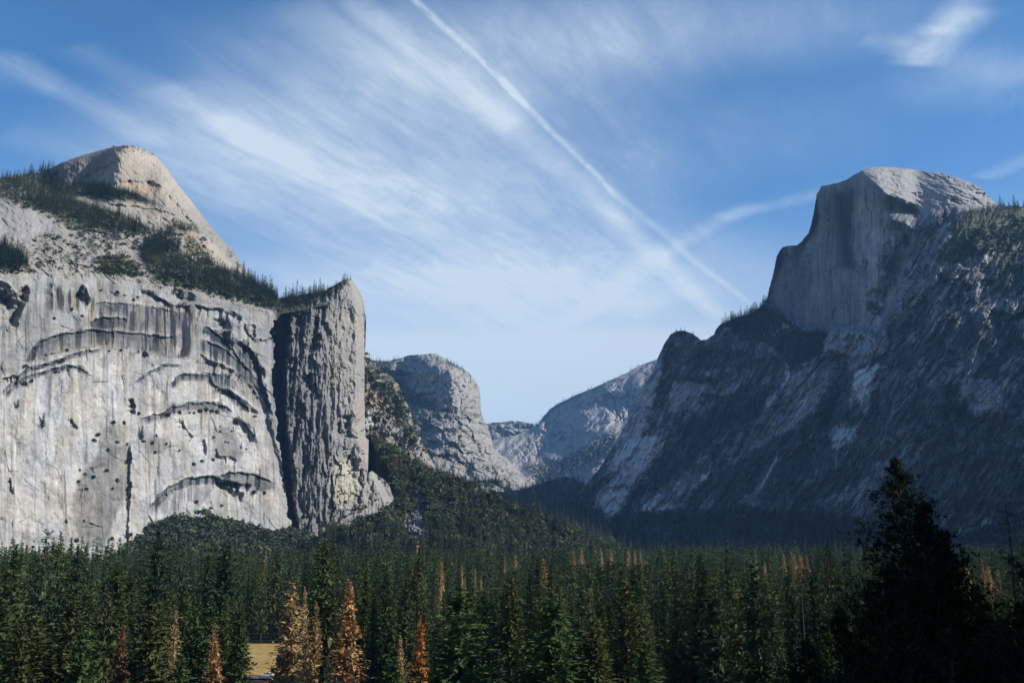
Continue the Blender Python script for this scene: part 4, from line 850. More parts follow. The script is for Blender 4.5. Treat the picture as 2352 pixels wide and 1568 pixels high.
# --- brush and wood
VG = [(c4((715, 930), (800, 890), (960, 800), (1040, 882), (1150, 955), (1130, 1000), (1050, 930), (1000, 925), (950, 990), (860, 990), (800, 950), (720, 960)), 1.0), (c4((1090, 1110), (1150, 995), (1290, 972), (1260, 1100), (1170, 1140), (1080, 1180)), 1.0),
      (c4((450, 990), (520, 968), (600, 1010), (560, 1080), (500, 1060)), .55), (c4((480, 1150), (640, 1080), (860, 1130), (1080, 1100), (1060, 1200), (900, 1200), (760, 1290), (640, 1180)), .55), (c4((560, 1440), (700, 1360), (900, 1300), (900, 1420), (700, 1520), (600, 1568)), .6),
      (c4((1300, 1340), (1450, 1280), (1440, 1360), (1330, 1420)), .6), (c4((1900, 950), (2100, 930), (2338, 960), (2338, 1080), (2150, 1060), (1950, 1050)), .5), (c4((1980, 350), (2190, 290), (2338, 305), (2560, 290), (2560, 540), (2338, 515), (2180, 560), (2050, 580), (1900, 612), (1860, 590), (1900, 530), (1980, 460), (1930, 420)), .92),
      (c4((2190, 580), (2338, 530), (2560, 560), (2560, 800), (2338, 800), (2200, 740)), .8), (c4((1700, 1500), (1900, 1400), (2200, 1450), (2338, 1300), (2338, 1568), (1700, 1568)), .5), (c4((1460, 950), (1560, 960), (1700, 660), (1640, 830), (1560, 1040)), .5), (c5((300, 240), (420, 100), (450, 170), (400, 300), (280, 380), (200, 400)), .7), (c5((600, 330), (860, 150), (1000, 80), (980, 180), (880, 330), (700, 400)), .6),
      (c5((1000, 60), (1080, 40), (1070, 110), (1010, 110)), .8), (c5((1300, 240), (1500, 150), (1560, 250), (1400, 330), (1200, 420), (1000, 450)), .6), (c5((-200, 640), (0, 548), (400, 480), (900, 440), (1400, 480), (1800, 600), (2352, 520), (2400, 800), (-200, 800)), .95), (c5((500, 470), (840, 420), (1000, 450), (900, 540), (500, 560)), .8)]
DKV = [(cw((610, 655), (790, 580), (865, 640), (830, 740), (700, 735)), 1.), (cw((760, 690), (1020, 690), (1000, 780), (880, 850), (840, 780)), 1.), (cw((390, 850), (560, 870), (700, 825), (720, 850), (600, 900), (420, 890)), .8), (cw((450, 760), (560, 740), (760, 780), (740, 820), (560, 800), (470, 800)), .7),
       (cw((620, 960), (740, 900), (860, 900), (760, 1010), (600, 1110), (460, 1250), (360, 1310), (380, 1200), (480, 1080)), .85), (cw((640, 1250), (820, 1110), (960, 1020), (1100, 800), (1110, 900), (1010, 1050), (860, 1170), (820, 1180), (720, 1330), (560, 1400)), .8), (cw((840, 1190), (1000, 1090), (1060, 1120), (980, 1250), (820, 1360), (760, 1330)), .75),
       (cw((1140, 1060), (1240, 900), (1330, 880), (1300, 1000), (1200, 1160), (1080, 1260), (1060, 1170)), .55), (cw((380, 1180), (420, 1180), (380, 1280), (280, 1360), (300, 1280)), .9), (cw((0, 1400), (60, 1330), (200, 1230), (190, 1270), (90, 1370), (20, 1430)), .8), (cw((1350, 920), (1520, 900), (1540, 1000), (1450, 1080), (1330, 1060)), .5), (cw((1500, 690), (1640, 640), (1774, 700), (1774, 800), (1600, 780)), .5), (cw((1300, 1250), (1500, 1100), (1774, 1150), (1774, 1420), (1300, 1400)), .45),
       (cw((300, 1380), (700, 1400), (760, 1420), (1100, 1400), (1100, 1520), (100, 1460)), .95)]
v = np.zeros(X.shape, f32)
for poly, a in DKV: v = np.maximum(v, a * soft(X, P, poly, 1, 14, .06, 22))
for poly, a in VG: v = np.maximum(v, a * soft(X, P, poly, 2, 12, .06, 12))
gul = sstep(.15, .20, rid * .9 + .45 * rid2 * 0 + .75 * fbm(ac / 22, al / 60, 5, 131, .62) + .04) * wall
v = np.maximum(v * sstep(-.42, -.12, fbm(X / 6, P / 5, 4, 132, .6)), .72 * gul * (1 - .9 * light))
v *= (1 - .9 * cm) * (1 - fm * .97)
R.veg = v
R.Y -= v * (5 + 5 * fbm(X / 3, P / 3, 2, 133))
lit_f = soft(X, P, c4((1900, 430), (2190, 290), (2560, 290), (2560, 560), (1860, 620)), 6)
vc = lerp(np.array([.030, .038, .033], f32), np.array([.042, .06, .024], f32), lit_f[..., None])  # brush painted brighter where the slope is sunlit, darker in shade
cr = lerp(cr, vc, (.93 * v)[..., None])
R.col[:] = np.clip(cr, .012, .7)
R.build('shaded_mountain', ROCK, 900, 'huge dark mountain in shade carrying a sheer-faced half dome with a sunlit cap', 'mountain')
# ================================================================== ground sheet
def spur_h(x, y):
    """the valley's near side wall rises to the right of the viewpoint"""
    u = x - (0.56 * np.maximum(y, -200) + 34)  # out-of-view slope, shaped so its shadow covers the near right trees
    h = np.clip(u, 0, None) * 1.15
    h = 300 * np.tanh(h / 300)
    h = h * (1 - sstep(150, 330, y)) * sstep(-900, -500, y)
    return h
def ground_z(x, y):
    x = np.asarray(x, float); y = np.asarray(y, float)
    r = np.sqrt(x * x + y * y)
    near = 48.3 * (1 - sstep(4, 105, r)) * (y < 1e9)
    back = 120 * sstep(0, 260, -y) * np.exp(-((y + 400) / 500) ** 2)
    z = FLOOR + np.maximum(np.maximum(near, back), spur_h(x, y))
    return z
gx = np.concatenate([np.linspace(-15500, -1200, 40)[:-1], np.linspace(-1200, -260, 60)[:-1], np.linspace(-260, 800, 260)[:-1], np.linspace(800, 15500, 40)])
gy = np.concatenate([np.linspace(-1450, -300, 40)[:-1], np.linspace(-300, 520, 210)[:-1], np.linspace(520, 1800, 60)[:-1], np.linspace(1800, 14500, 40)])
GX, GY = np.meshgrid(gx, gy)
GZ = ground_z(GX, GY)
near_k = np.exp(-(GX ** 2 + GY ** 2) / 600 ** 2)
GZ = GZ + near_k * (np.where(GZ > FLOOR + 1, 2.5, .25) * fbm(GX / 14, GY / 14, 4, 201)) * sstep(4, 30, np.sqrt(GX ** 2 + GY ** 2))
nv = np.stack([GX, GY, GZ], -1).reshape(-1, 3)
hh, ww = GX.shape; ii = np.arange(hh * ww).reshape(hh, ww)
gq = np.stack([ii[:-1, :-1], ii[:-1, 1:], ii[1:, 1:], ii[1:, :-1]], -1).reshape(-1, 4)
gm, nt, N, L = new_mat('forest_floor')
out = N('ShaderNodeOutputMaterial'); bs = N('ShaderNodeBsdfPrincipled'); bs.inputs['Roughness'].default_value = .95; bs.inputs['Specular IOR Level'].default_value = .1
tc = N('ShaderNodeTexCoord'); n1 = N('ShaderNodeTexNoise'); n1.inputs['Scale'].default_value = .08; n1.inputs['Detail'].default_value = 8
cr_ = N('ShaderNodeValToRGB'); cr_.color_ramp.elements[0].position = .35; cr_.color_ramp.elements[0].color = (.018, .017, .010, 1); cr_.color_ramp.elements[1].position = .7; cr_.color_ramp.elements[1].color = (.06, .048, .024, 1)
L(tc.outputs['Object'], n1.inputs['Vector']); L(n1.outputs['Fac'], cr_.inputs[0]); L(cr_.outputs[0], bs.inputs['Base Color']); L(bs.outputs[0], out.inputs[0])
g = mesh_obj('ground', nv, gq, gm); tag(g, 'dark needle-covered forest floor under the conifers', 'ground', None, 'structure')

# open meadow beyond the bare orange trees, with a road along its near edge
def sheet(name, pts_xy, z, mat, n=24):
    """flat sheet from a left and a right edge"""
    (a0, a1, b0, b1) = pts_xy
    v = []; f = []
    for i in range(n + 1):
        t = i / n
        for j in range(n + 1):
            s_ = j / n
            p = lerp(lerp(np.array(a0), np.array(a1), t), lerp(np.array(b0), np.array(b1), t), s_)
            v.append((p[0], p[1], z))
    for i in range(n):
        for j in range(n):
            k = i * (n + 1) + j
            f.append((k, k + 1, k + n + 2, k + n + 1))
    return mesh_obj(name, np.array(v), np.array(f), mat)
MEADOW = plain_material('dry_grass', (.30, .20, .048), .95, .35, .3)
mo = sheet('meadow', ((-235, 391), (-255, 507), (-48, 391), (-52, 507)), FLOOR + .45, MEADOW); tag(mo, 'flat patch of dry golden meadow showing between the trees', 'meadow', None, 'structure')
ROADM = plain_material('asphalt', (.10, .10, .105), .9, 1.0, .15)
ro = sheet('road', ((-240, 378), (-240, 386.5), (-40, 382), (-40, 390.5)), FLOOR + .47, ROADM); tag(ro, 'short bit of pale grey road at the near edge of the meadow', 'road', None, 'structure')
PATHM = plain_material('worn_path', (.52, .42, .22), .95, 1.0, .15)
pa = sheet('path', ((-200, 482), (-200, 483.2), (-60, 438), (-60, 439.2)), FLOOR + .49, PATHM); tag(pa, 'thin pale footpath crossing the golden meadow', 'path', None, 'structure')

# ================================================================== sun and sky
SUN_AZ, SUN_EL = math.radians(97), math.radians(31.5)
sd = Vector((math.sin(SUN_AZ) * math.cos(SUN_EL), math.cos(SUN_AZ) * math.cos(SUN_EL), math.sin(SUN_EL)))
lamp = bpy.data.lights.new('sun', 'SUN'); lamp.energy = SUN_E; lamp.angle = math.radians(.53); lamp.color = (1.0, .945, .86)
so = bpy.data.objects.new('sun', lamp); COL.objects.link(so); so.rotation_euler = sd.to_track_quat('Z', 'Y').to_euler(); so.location = (4000, 0, 2500)

world = bpy.data.worlds.new('World'); scene.world = world; world.use_nodes = True
nt = world.node_tree; nt.nodes.clear(); L = nt.links.new
def N(t, **kw): return _mk(nt, t, kw)
def math_(op, a, b=None, c=None):
    n = N('ShaderNodeMath', operation=op)
    for i, v in enumerate((a, b, c)):
        if v is None: continue
        if isinstance(v, (int, float)): n.inputs[i].default_value = v
        else: L(v, n.inputs[i])
    return n.outputs[0]
out = N('ShaderNodeOutputWorld'); bg = N('ShaderNodeBackground'); bg.inputs['Strength'].default_value = SKY_S
sky = N('ShaderNodeTexSky'); sky.sky_type = 'NISHITA'; sky.sun_disc = False; sky.sun_elevation = SUN_EL; sky.sun_rotation = SUN_AZ
sky.altitude = 1200; sky.air_density = 1.0; sky.dust_density = .35; sky.ozone_density = 2.0
# cirrus and vapour trails lie on a level sheet: directions are carried to that sheet
tcw = N('ShaderNodeTexCoord'); sep = N('ShaderNodeSeparateXYZ'); L(tcw.outputs['Generated'], sep.inputs[0])
zz = math_('MAXIMUM', sep.outputs[2], .02)
u_ = math_('DIVIDE', sep.outputs[0], zz); v_ = math_('DIVIDE', sep.outputs[1], zz)
def plane_pt(px, py):
    a, dy, dz = ray(px, py); return float(a / dz), float(dy / dz)
def vec(x, y, z=None):
    n = N('ShaderNodeCombineXYZ')
    for i, v in enumerate((x, y, z)):
        if v is None: continue
        if isinstance(v, (int, float)): n.inputs[i].default_value = v
        else: L(v, n.inputs[i])
    return n.outputs[0]
def noise(v, scale, detail=5, rough=.6, dist=0):
    n = N('ShaderNodeTexNoise'); n.inputs['Scale'].default_value = scale; n.inputs['Detail'].default_value = detail; n.inputs['Roughness'].default_value = rough; n.inputs['Distortion'].default_value = dist
    L(v, n.inputs['Vector']); return n.outputs['Fac']
def rng_(x, a, b, c=0., d=1., smooth=True):
    n = N('ShaderNodeMapRange'); n.clamp = True
    if smooth: n.interpolation_type = 'SMOOTHSTEP'
    n.inputs['From Min'].default_value = a; n.inputs['From Max'].default_value = b; n.inputs['To Min'].default_value = c; n.inputs['To Max'].default_value = d
    L(x, n.inputs['Value']); return n.outputs[0]
def add(*xs):
    r = xs[0]
    for x in xs[1:]: r = math_('ADD', r, x)
    return r
def mul(*xs):
    r = xs[0]
    for x in xs[1:]: r = math_('MULTIPLY', r, x)
    return r
puv = vec(u_, v_, 0.)
# main direction of the trails on the sheet
P0 = plane_pt(950, 0); P1 = plane_pt(1650, 690)
dirx, diry = P1[0] - P0[0], P1[1] - P0[1]; dl_ = math.hypot(dirx, diry); dirx /= dl_; diry /= dl_
along = add(mul(u_, dirx), mul(v_, diry)); across = add(mul(u_, -diry), mul(v_, dirx))
w1 = noise(puv, 1.1, 4, .55)
sv = vec(mul(along, .36), add(across, mul(math_('SUBTRACT', w1, .5), .5)), 0.)
fib = noise(sv, 3.2, 8, .62, .4)
fib2 = noise(vec(mul(along, .5), mul(across, 2.6), 3.), 3.0, 7, .65, .6)
big = noise(puv, .55, 3, .5)
def trail(p, q, width, amp, fluff=.5, q_amp=None):
    """soft streak between two traced points"""
    (ax, ay), (bx, by) = plane_pt(*p), plane_pt(*q)
    dx, dy = bx - ax, by - ay; l2 = dx * dx + dy * dy; l = math.sqrt(l2)
    t = add(mul(u_, dx / l2), mul(v_, dy / l2), -(ax * dx + ay * dy) / l2)
    wv = mul(math_('SUBTRACT', noise(vec(mul(u_, 1.), v_, 7.), 1.4 / max(width, .02) * .05, 3, .5), .5), width * 1.6)
    d = math_('ABSOLUTE', add(mul(u_, -dy / l), mul(v_, dx / l), -(-ax * dy + ay * dx) / l, wv))
    k = rng_(d, 0, width, 1, 0)
    e = mul(rng_(t, -.06, .06), rng_(t, .90, 1.1, 1, 0))
    n = rng_(noise(vec(mul(along, .35 / width), mul(across, 1.0 / width), 1.), 1.2, 6, .7, .6), .5 - fluff * .4, .5 + fluff * .3, .25, 1.)
    return mul(k, e, n, amp)
tr = [trail((935, -20), (1200, 235), .015, .50, .5), trail((1150, 180), (1420, 455), .017, .44, .6), trail((1390, 425), (1720, 700), .030, .28, .9),
      trail((810, -10), (1180, 290), .055, .36, .9), trail((1100, 225), (1450, 520), .08, .30, 1.), trail((1380, 470), (1660, 730), .09, .36, 1.),
      trail((640, 20), (1100, 350), .14, .14, 1.), trail((0, 125), (340, 335), .075, .30, 1.), trail((-60, 170), (120, 215), .10, .14, 1.), trail((340, 205), (640, 360), .14, .22, 1.), trail((480, 265), (900, 500), .13, .28, 1.), trail((160, 110), (420, 260), .10, .13, 1.),
      trail((1250, 770), (1530, 575), .12, .26, 1.), trail((1500, 590), (1720, 470), .08, .22, 1.), trail((1640, 505), (1960, 425), .08, .24, 1.), trail((1330, 720), (1600, 660), .3, .10, 1.), trail((0, 315), (240, 380), .14, .13, 1.),
      trail((1980, 92), (2090, 100), .050, .18, 1.), trail((2090, 150), (2230, 20), .085, .52, 1.), trail((2160, 80), (2290, -60), .075, .35, 1.), trail((2110, 110), (2360, 180), .085, .16, 1.), trail((2260, 410), (2420, 340), .075, .25, 1.), trail((2150, 60), (2060, 130), .09, .2, 1.)]
# broad veil: thick in the middle of the view, thin to both sides
def bump(px, py, rx, ry, amp):
    """soft veil round a traced place"""
    cu, cv = plane_pt(px, py); eu = abs(plane_pt(px + rx, py)[0] - cu); ev = abs(plane_pt(px, py - ry)[1] - cv)
    d = math_('SQRT', add(math_('POWER', mul(add(u_, -cu), 1 / eu), 2.), math_('POWER', mul(add(v_, -cv), 1 / ev), 2.)))
    return rng_(d, 0, 1, amp, 0)
veil = add(bump(900, 420, 900, 340, .62), bump(1000, 180, 760, 260, .44), bump(1150, 640, 800, 230, .60), bump(1250, 830, 1000, 170, .42), bump(520, 330, 480, 190, .24), bump(1500, 60, 1000, 200, .30), bump(1750, 300, 500, 220, .10), bump(2250, 180, 300, 130, .16))
fib3 = noise(vec(mul(along, .55), mul(across, 3.0), 5.), 5.0, 9, .62, .5)
fib4 = noise(vec(add(mul(along, .8), mul(across, .5)), add(mul(across, 1.6), mul(along, -.5)), 9.), 4.0, 9, .66, .8)
vt = mul(veil, rng_(fib3, .28, .72, .86, 1.12), rng_(fib4, .3, .7, .84, 1.14), rng_(fib, .22, .78, .72, 1.10), rng_(fib2, .2, .8, .75, 1.12))
wisps = mul(rng_(fib, .50, .80), rng_(fib2, .38, .72), rng_(big, .35, .6), .22)
el = add(rng_(zz, .10, .32, .82, 0), rng_(zz, .14, .40, .22, 0))
dens = add(mul(vt, 1.40), mul(wisps, 1.0), el, *tr)
dens = math_('MINIMUM', dens, .93)
mixc = N('ShaderNodeMix', data_type='RGBA'); L(dens, mixc.inputs[0])
tint = N('ShaderNodeMix', data_type='RGBA', blend_type='MULTIPLY'); tint.inputs[0].default_value = 1; tint.inputs[7].default_value = (*SKY_TINT, 1)
L(sky.outputs[0], tint.inputs[6])
L(tint.outputs[2], mixc.inputs[6]); mixc.inputs[7].default_value = (*CLOUD_C, 1)
L(mixc.outputs[2], bg.inputs[0]); L(bg.outputs[0], out.inputs[0])

# ================================================================== air
def box_obj(name, lo, hi, mat):
    x0, y0, z0 = lo; x1, y1, z1_ = hi
    v = np.array([(x0, y0, z0), (x1, y0, z0), (x1, y1, z0), (x0, y1, z0), (x0, y0, z1_), (x1, y0, z1_), (x1, y1, z1_), (x0, y1, z1_)])
    q = np.array([(3, 2, 1, 0), (4, 5, 6, 7), (0, 1, 5, 4), (1, 2, 6, 5), (2, 3, 7, 6), (3, 0, 4, 7)])
    return mesh_obj(name, v, q, mat, smooth=False)
if HAZE:
    hm = bpy.data.materials.new('air'); hm.use_nodes = True; hn = hm.node_tree; hn.nodes.clear()
    ho = hn.nodes.new('ShaderNodeOutputMaterial'); pv = hn.nodes.new('ShaderNodeVolumePrincipled')
    pv.inputs['Color'].default_value = (*HAZE_C, 1); pv.inputs['Density'].default_value = HAZE; pv.inputs['Anisotropy'].default_value = 0.0
    hn.links.new(pv.outputs[0], ho.inputs['Volume'])
    hz = box_obj('haze', (-16000, -1500, FLOOR - 1.5), (16000, 15000, 1750), hm)
    tag(hz, 'thin blue air filling the whole valley', 'haze', None, 'stuff')

# ================================================================== camera
cam = bpy.data.cameras.new('camera'); co = bpy.data.objects.new('camera', cam); COL.objects.link(co)
cam.sensor_width = 36; cam.lens = 36 * FPX / 2352; cam.clip_start = .5; cam.clip_end = 60000
co.rotation_euler = (math.pi / 2 + PITCH, 0, 0); scene.camera = co
scene.view_settings.view_transform = 'Standard'; scene.view_settings.look = 'None'; scene.view_settings.exposure = EXPOSURE; scene.view_settings.gamma = 1
scene.cycles.max_bounces = 4; scene.cycles.diffuse_bounces = 2; scene.cycles.transmission_bounces = 2; scene.cycles.volume_bounces = 0; scene.cycles.transparent_max_bounces = 8
scene.cycles.use_denoising = True
# ================================================================== trees
nrg = np.random.default_rng(11)

def tuft_quads(Pt, Dr, ln, wd, rg, spin=.45):
    """leaf-clump diamonds at points Pt pointing along Dr"""
    n = len(Pt)
    Dr = Dr / np.linalg.norm(Dr, axis=1)[:, None]
    rnd = rg.normal(size=(n, 3)) * spin + np.array([0, 0, 1.]); side = np.cross(Dr, rnd); side /= np.linalg.norm(side, axis=1)[:, None]
    nor = np.cross(side, Dr)
    ln = ln * rg.uniform(.7, 1.3, (n, 1)); wd = wd * rg.uniform(.7, 1.3, (n, 1))
    a = Pt - Dr * ln * .35; c = Pt + Dr * ln * .65
    b = Pt + side * wd * .5 + nor * wd * .15; d = Pt - side * wd * .5 + nor * wd * .15
    v = np.stack([a, b, c, d], 1).reshape(-1, 3); q = np.arange(n * 4).reshape(-1, 4)
    return v, q

def tube(path, radii, sides=6):
    path = np.asarray(path, float); v = []; q = []
    for i, (p, r) in enumerate(zip(path, radii)):
        t = path[min(i + 1, len(path) - 1)] - path[max(i - 1, 0)]; t /= np.linalg.norm(t) + 1e-9
        u = np.cross(t, (0.31, .95, .05)); u /= np.linalg.norm(u) + 1e-9; w = np.cross(t, u)
        for k in range(sides):
            a = 2 * math.pi * k / sides; v.append(p + r * (math.cos(a) * u + math.sin(a) * w))
    for i in range(len(path) - 1):
        for k in range(sides):
            q.append((i * sides + k, i * sides + (k + 1) % sides, (i + 1) * sides + (k + 1) % sides, (i + 1) * sides + k))
    return np.array(v), np.array(q)

def join(parts):
    V, Q, o = [], [], 0
    for v, q in parts:
        V.append(v); Q.append(q + o); o += len(v)
    return np.concatenate(V), np.concatenate(Q)

def conifer_crown(seed, H=38., R=4.0, z0=.14, whorls=26, nb=7, nt=5, size=.95, power=.8, gap=.0, up=.25, core=1.0):
    rg = np.random.default_rng(seed)
    Pt, Dr, Sz = [], [], []
    lob = rg.uniform(0, 6.28, 3)
    for w in range(whorls):
        s = (w + rg.uniform(0, .8)) / whorls
        prof = min(1.0, (s + .06) / .16) ** .6 * (1 - s) ** power + .03
        z = H * (z0 + (1 - z0) * s); az0 = rg.uniform(0, 6.28)
        wr = rg.uniform(.72, 1.12)
        for b in range(nb):
            if rg.random() < gap: continue
            az = az0 + 6.283 * b / nb + rg.normal(0, .2)
            rb = 1.45 * R * prof * wr * rg.uniform(.72, 1.1) * (1 + .16 * math.sin(az * 2 + lob[0] + 5 * s) + .10 * math.sin(az + lob[1]))
            k = max(1, int(round(nt * (.35 + .65 * prof))))
            for t in range(k):
                f = (t + rg.uniform(.3, 1.0)) / k
                tilt = lerp(-.28, .55, s)
                Pt.append((math.cos(az) * rb * f, math.sin(az) * rb * f, z + tilt * rb * f - .10 * rb * f * f + rg.normal(0, .25)))
                Dr.append((math.cos(az) + rg.normal(0, .45), math.sin(az) + rg.normal(0, .45), up + rg.normal(0, .4)))
                Sz.append(size * (.65 + .5 * f) * (.6 + .4 * prof))
    for k in range(4):
        Pt.append((rg.normal(0, .1), rg.normal(0, .1), H * (1 - .012 * k))); Dr.append((rg.normal(0, .2), rg.normal(0, .2), 1)); Sz.append(size * .45)
    # inner boughs: fewer, larger and close to the trunk
    for k in range(int(whorls * nb * .6)):
        s = rg.uniform(0, .93); az = rg.uniform(0, 6.283); rr = 1.45 * R * (min(1.0, (s + .06) / .16) ** .6 * (1 - s) ** power) * rg.uniform(.1, .55)
        Pt.append((math.cos(az) * rr, math.sin(az) * rr, H * (z0 + (1 - z0) * s))); Dr.append((math.cos(az) * .4 + rg.normal(0, .3), math.sin(az) * .4 + rg.normal(0, .3), rg.choice([-1, 1]))); Sz.append((.5 + .42 * core * R) * (1.1 - s) ** .6)
    Sz = np.array(Sz)[:, None]
    return tuft_quads(np.array(Pt), np.array(Dr), Sz * 1.35, Sz * .72, rg)

def trunk_mesh(H, r, sides=6, seed=0):
    rg = np.random.default_rng(seed); zs = np.linspace(-1.0, H * .985, 6)
    path = [(rg.normal(0, .12) * (z > 0), rg.normal(0, .12) * (z > 0), z) for z in zs]
    return tube(path, [r * (1 - .93 * i / 5) + .03 for i in range(6)], sides)

def oak_crown(seed, R=4.2, n=70, size=1.7):
    rg = np.random.default_rng(seed); Pt, Dr = [], []
    bl = [(rg.normal(0, .42), rg.normal(0, .42), rg.uniform(.55, 1.05), rg.uniform(.45, .75)) for _ in range(5)]
    for i in range(n):
        bx, by, bz, br = bl[i % 5]
        d = rg.normal(size=3); d /= np.linalg.norm(d); d[2] = abs(d[2]) * 1.1 - .25
        Pt.append((R * (bx + d[0] * br), R * (by + d[1] * br), R * (bz + d[2] * br))); Dr.append(d + rg.normal(0, .5, 3))
    Pt = np.array(Pt); Dr = np.array(Dr)
    # clumps lie across the outline, so the crown reads as rounded masses
    tang = np.cross(Dr, rg.normal(size=Dr.shape))
    return tuft_quads(Pt, tang + .25 * Dr, size, size * .9, rg)

def merged(name, kinds, items, mat=LEAF_TINT, bark=(.045, .035, .03)):
    """kinds: list of (verts, quads, bark_verts); items: dict kind -> arrays pos(n,3), scale(n), yaw(n), col(n,3)"""
    VV, QQ, CC, o = [], [], [], 0
    for k, (v, q, nb) in enumerate(kinds):
        it = items.get(k)
        if it is None or len(it['pos']) == 0: continue
        pos, sc, yaw, col, wid = it['pos'], it['sc'], it['yaw'], it['col'], it['wid']
        T = len(pos); c, s_ = np.cos(yaw)[:, None], np.sin(yaw)[:, None]
        x = (v[None, :, 0] * c - v[None, :, 1] * s_) * (sc * wid)[:, None] + pos[:, 0:1]
        y = (v[None, :, 0] * s_ + v[None, :, 1] * c) * (sc * wid)[:, None] + pos[:, 1:2]
        z = v[None, :, 2] * sc[:, None] + pos[:, 2:3]
        VV.append(np.stack([x, y, z], -1).reshape(-1, 3).astype(f32))
        QQ.append((q[None] + (np.arange(T) * len(v))[:, None, None]).reshape(-1, 4) + o)
        cc = np.repeat(col[:, None, :], len(v), 1).astype(f32)
        if nb: cc[:, :nb] = np.array(bark, f32)
        CC.append(cc.reshape(-1, 3)); o += T * len(v)
    return mesh_obj(name, np.concatenate(VV), np.concatenate(QQ), mat, col=np.concatenate(CC), smooth=False)

def group_items(n_kinds, pos, sc, col, rg, wid=None):
    k = rg.integers(0, n_kinds, len(pos)); yaw = rg.uniform(0, 6.283, len(pos))
    wid = np.ones(len(pos)) if wid is None else wid
    return {i: dict(pos=pos[k == i], sc=sc[k == i], yaw=yaw[k == i], col=col[k == i], wid=wid[k == i]) for i in range(n_kinds)}

def shade(base, n, rg, amp=.25, hue=.12):
    base = np.asarray(base, float)
    return base[None] * (1 + rg.uniform(-amp, amp, (n, 1))) * (1 + rg.uniform(-hue, hue, (n, 3)))

# unit-height kinds for woods seen as a mass
def unit(v, q, H, nb=0): return v / H, q, nb
FAR = [unit(*conifer_crown(300 + i, 38, 3.7, .10, 15, 6, 2, 1.9, .8), 38) for i in range(6)]
MID = []
for i in range(6):
    cv = conifer_crown(320 + i, 38, 3.3 + .3 * (i % 3), .14, 26, 7, 4, 1.1, .75); tk = trunk_mesh(38, .38, 4, i)
    v, q = join([tk, cv]); MID.append((v / 38, q, len(tk[0])))
SLOPE = [unit(*conifer_crown(340 + i, 20, 3.2, .04, 12, 6, 2, 1.2, .85, core=.6), 20) for i in range(5)]
OAK = [unit(*oak_crown(360 + i, 4.2, 64, 2.0), 8) for i in range(5)]
BUSH = [unit(*oak_crown(370 + i, 2.0, 26, 1.3), 3.6) for i in range(4)]

def sample_poly(poly, n, rg):
    P = np.array(poly); lo, hi = P.min(0), P.max(0); out = []
    while len(out) < n:
        c = rg.uniform(lo, hi, (n * 3, 2)); m = inpoly(c[:, 0], c[:, 1], poly); out += list(map(tuple, c[m]))
    return np.array(out[:n])

def wood_on(name, land, jobs, kinds, rg, label, category, hk=1.0, nk=1.0):
    """trees standing on a traced slope. jobs: polygon, count, height (m), colour, spread"""
    Ps, Ss, Cs = [], [], []
    for poly, n, h, col, var in jobs:
        p = sample_poly(poly, int(n * nk), rg); pos, m = land.place(p[:, 0], p[:, 1]); pos = pos[m]
        Ps.append(pos - np.array([0, 0, .5])); Ss.append(h * hk * rg.lognormal(0, var, len(pos))); Cs.append(shade(col, len(pos), rg))
    pos, sc, col = np.concatenate(Ps), np.concatenate(Ss), np.concatenate(Cs)
    o = merged(name, kinds, group_items(len(kinds), pos, sc, col, rg, rg.uniform(.8, 1.25, len(pos))))
    tag(o, label, category, None, 'stuff'); return o

PINE = (.042, .056, .030); DPINE = (.032, .046, .027); OLIVE = (.060, .066, .030); OAKC = (.062, .080, .036)
# shelf and dome
wood_on('conifer_wood', A, [([(-298, 452), (-100, 420), (0, 412), (0, 440), (-120, 480), (-298, 520)], 190, 20, PINE, .25), ([(-298, 560), (0, 560), (0, 618), (-298, 650)], 120, 19, PINE, .3),
    
    (c1((0, 290), (310, 250), (400, 330), (440, 420), (330, 480), (120, 440), (0, 400)), 230, 20, PINE, .22), (c1((0, 255), (320, 235), (330, 262), (0, 300)), 46, 21, PINE, .25),
    (c1((430, 345), (620, 350), (860, 420), (860, 445), (600, 440), (430, 430)), 150, 19, DPINE, .2), (c1((840, 440), (980, 470), (970, 485), (850, 465)), 9, 15, PINE, .3),
    (c1((160, 440), (440, 440), (600, 500), (760, 540), (870, 600), (860, 640), (700, 640), (520, 600), (400, 560), (220, 500)), 300, 18, PINE, .25), (c1((860, 600), (1000, 640), (980, 660), (860, 650)), 24, 14, PINE, .3),
    (c1((1040, 600), (1090, 700), (1100, 760), (1000, 780), (870, 780), (880, 700), (990, 660)), 130, 20, DPINE, .25), (c1((880, 780), (1150, 790), (1300, 860), (1440, 900), (1300, 980), (1000, 930), (900, 880)), 300, 17, PINE, .3),
    (c1((1300, 860), (1460, 880), (1540, 930), (1700, 1060), (1660, 1100), (1500, 1060), (1250, 1000)), 260, 18, PINE, .3), (c1((1480, 890), (1560, 935), (1700, 1045), (1640, 1070), (1500, 960)), 60, 23, DPINE, .25),
    (c1((1640, 1010), (1990, 1000), (1980, 1060), (1720, 1120)), 130, 22, DPINE, .3), (c1((0, 720), (60, 740), (130, 790), (190, 860), (0, 870)), 110, 21, DPINE, .25),
    (c1((1070, 575), (1160, 590), (1250, 650), (1200, 650), (1080, 610)), 22, 10, PINE, .35), (c1((600, 145), (760, 112), (860, 125), (900, 150), (760, 125)), 26, 7, PINE, .3), (c1((1250, 790), (1320, 840), (1260, 850)), 16, 17, PINE, .3)],
    SLOPE, np.random.default_rng(1), 'many small dark conifers covering the shelf and slopes around the tan dome', 'wood', .8, 1.5)
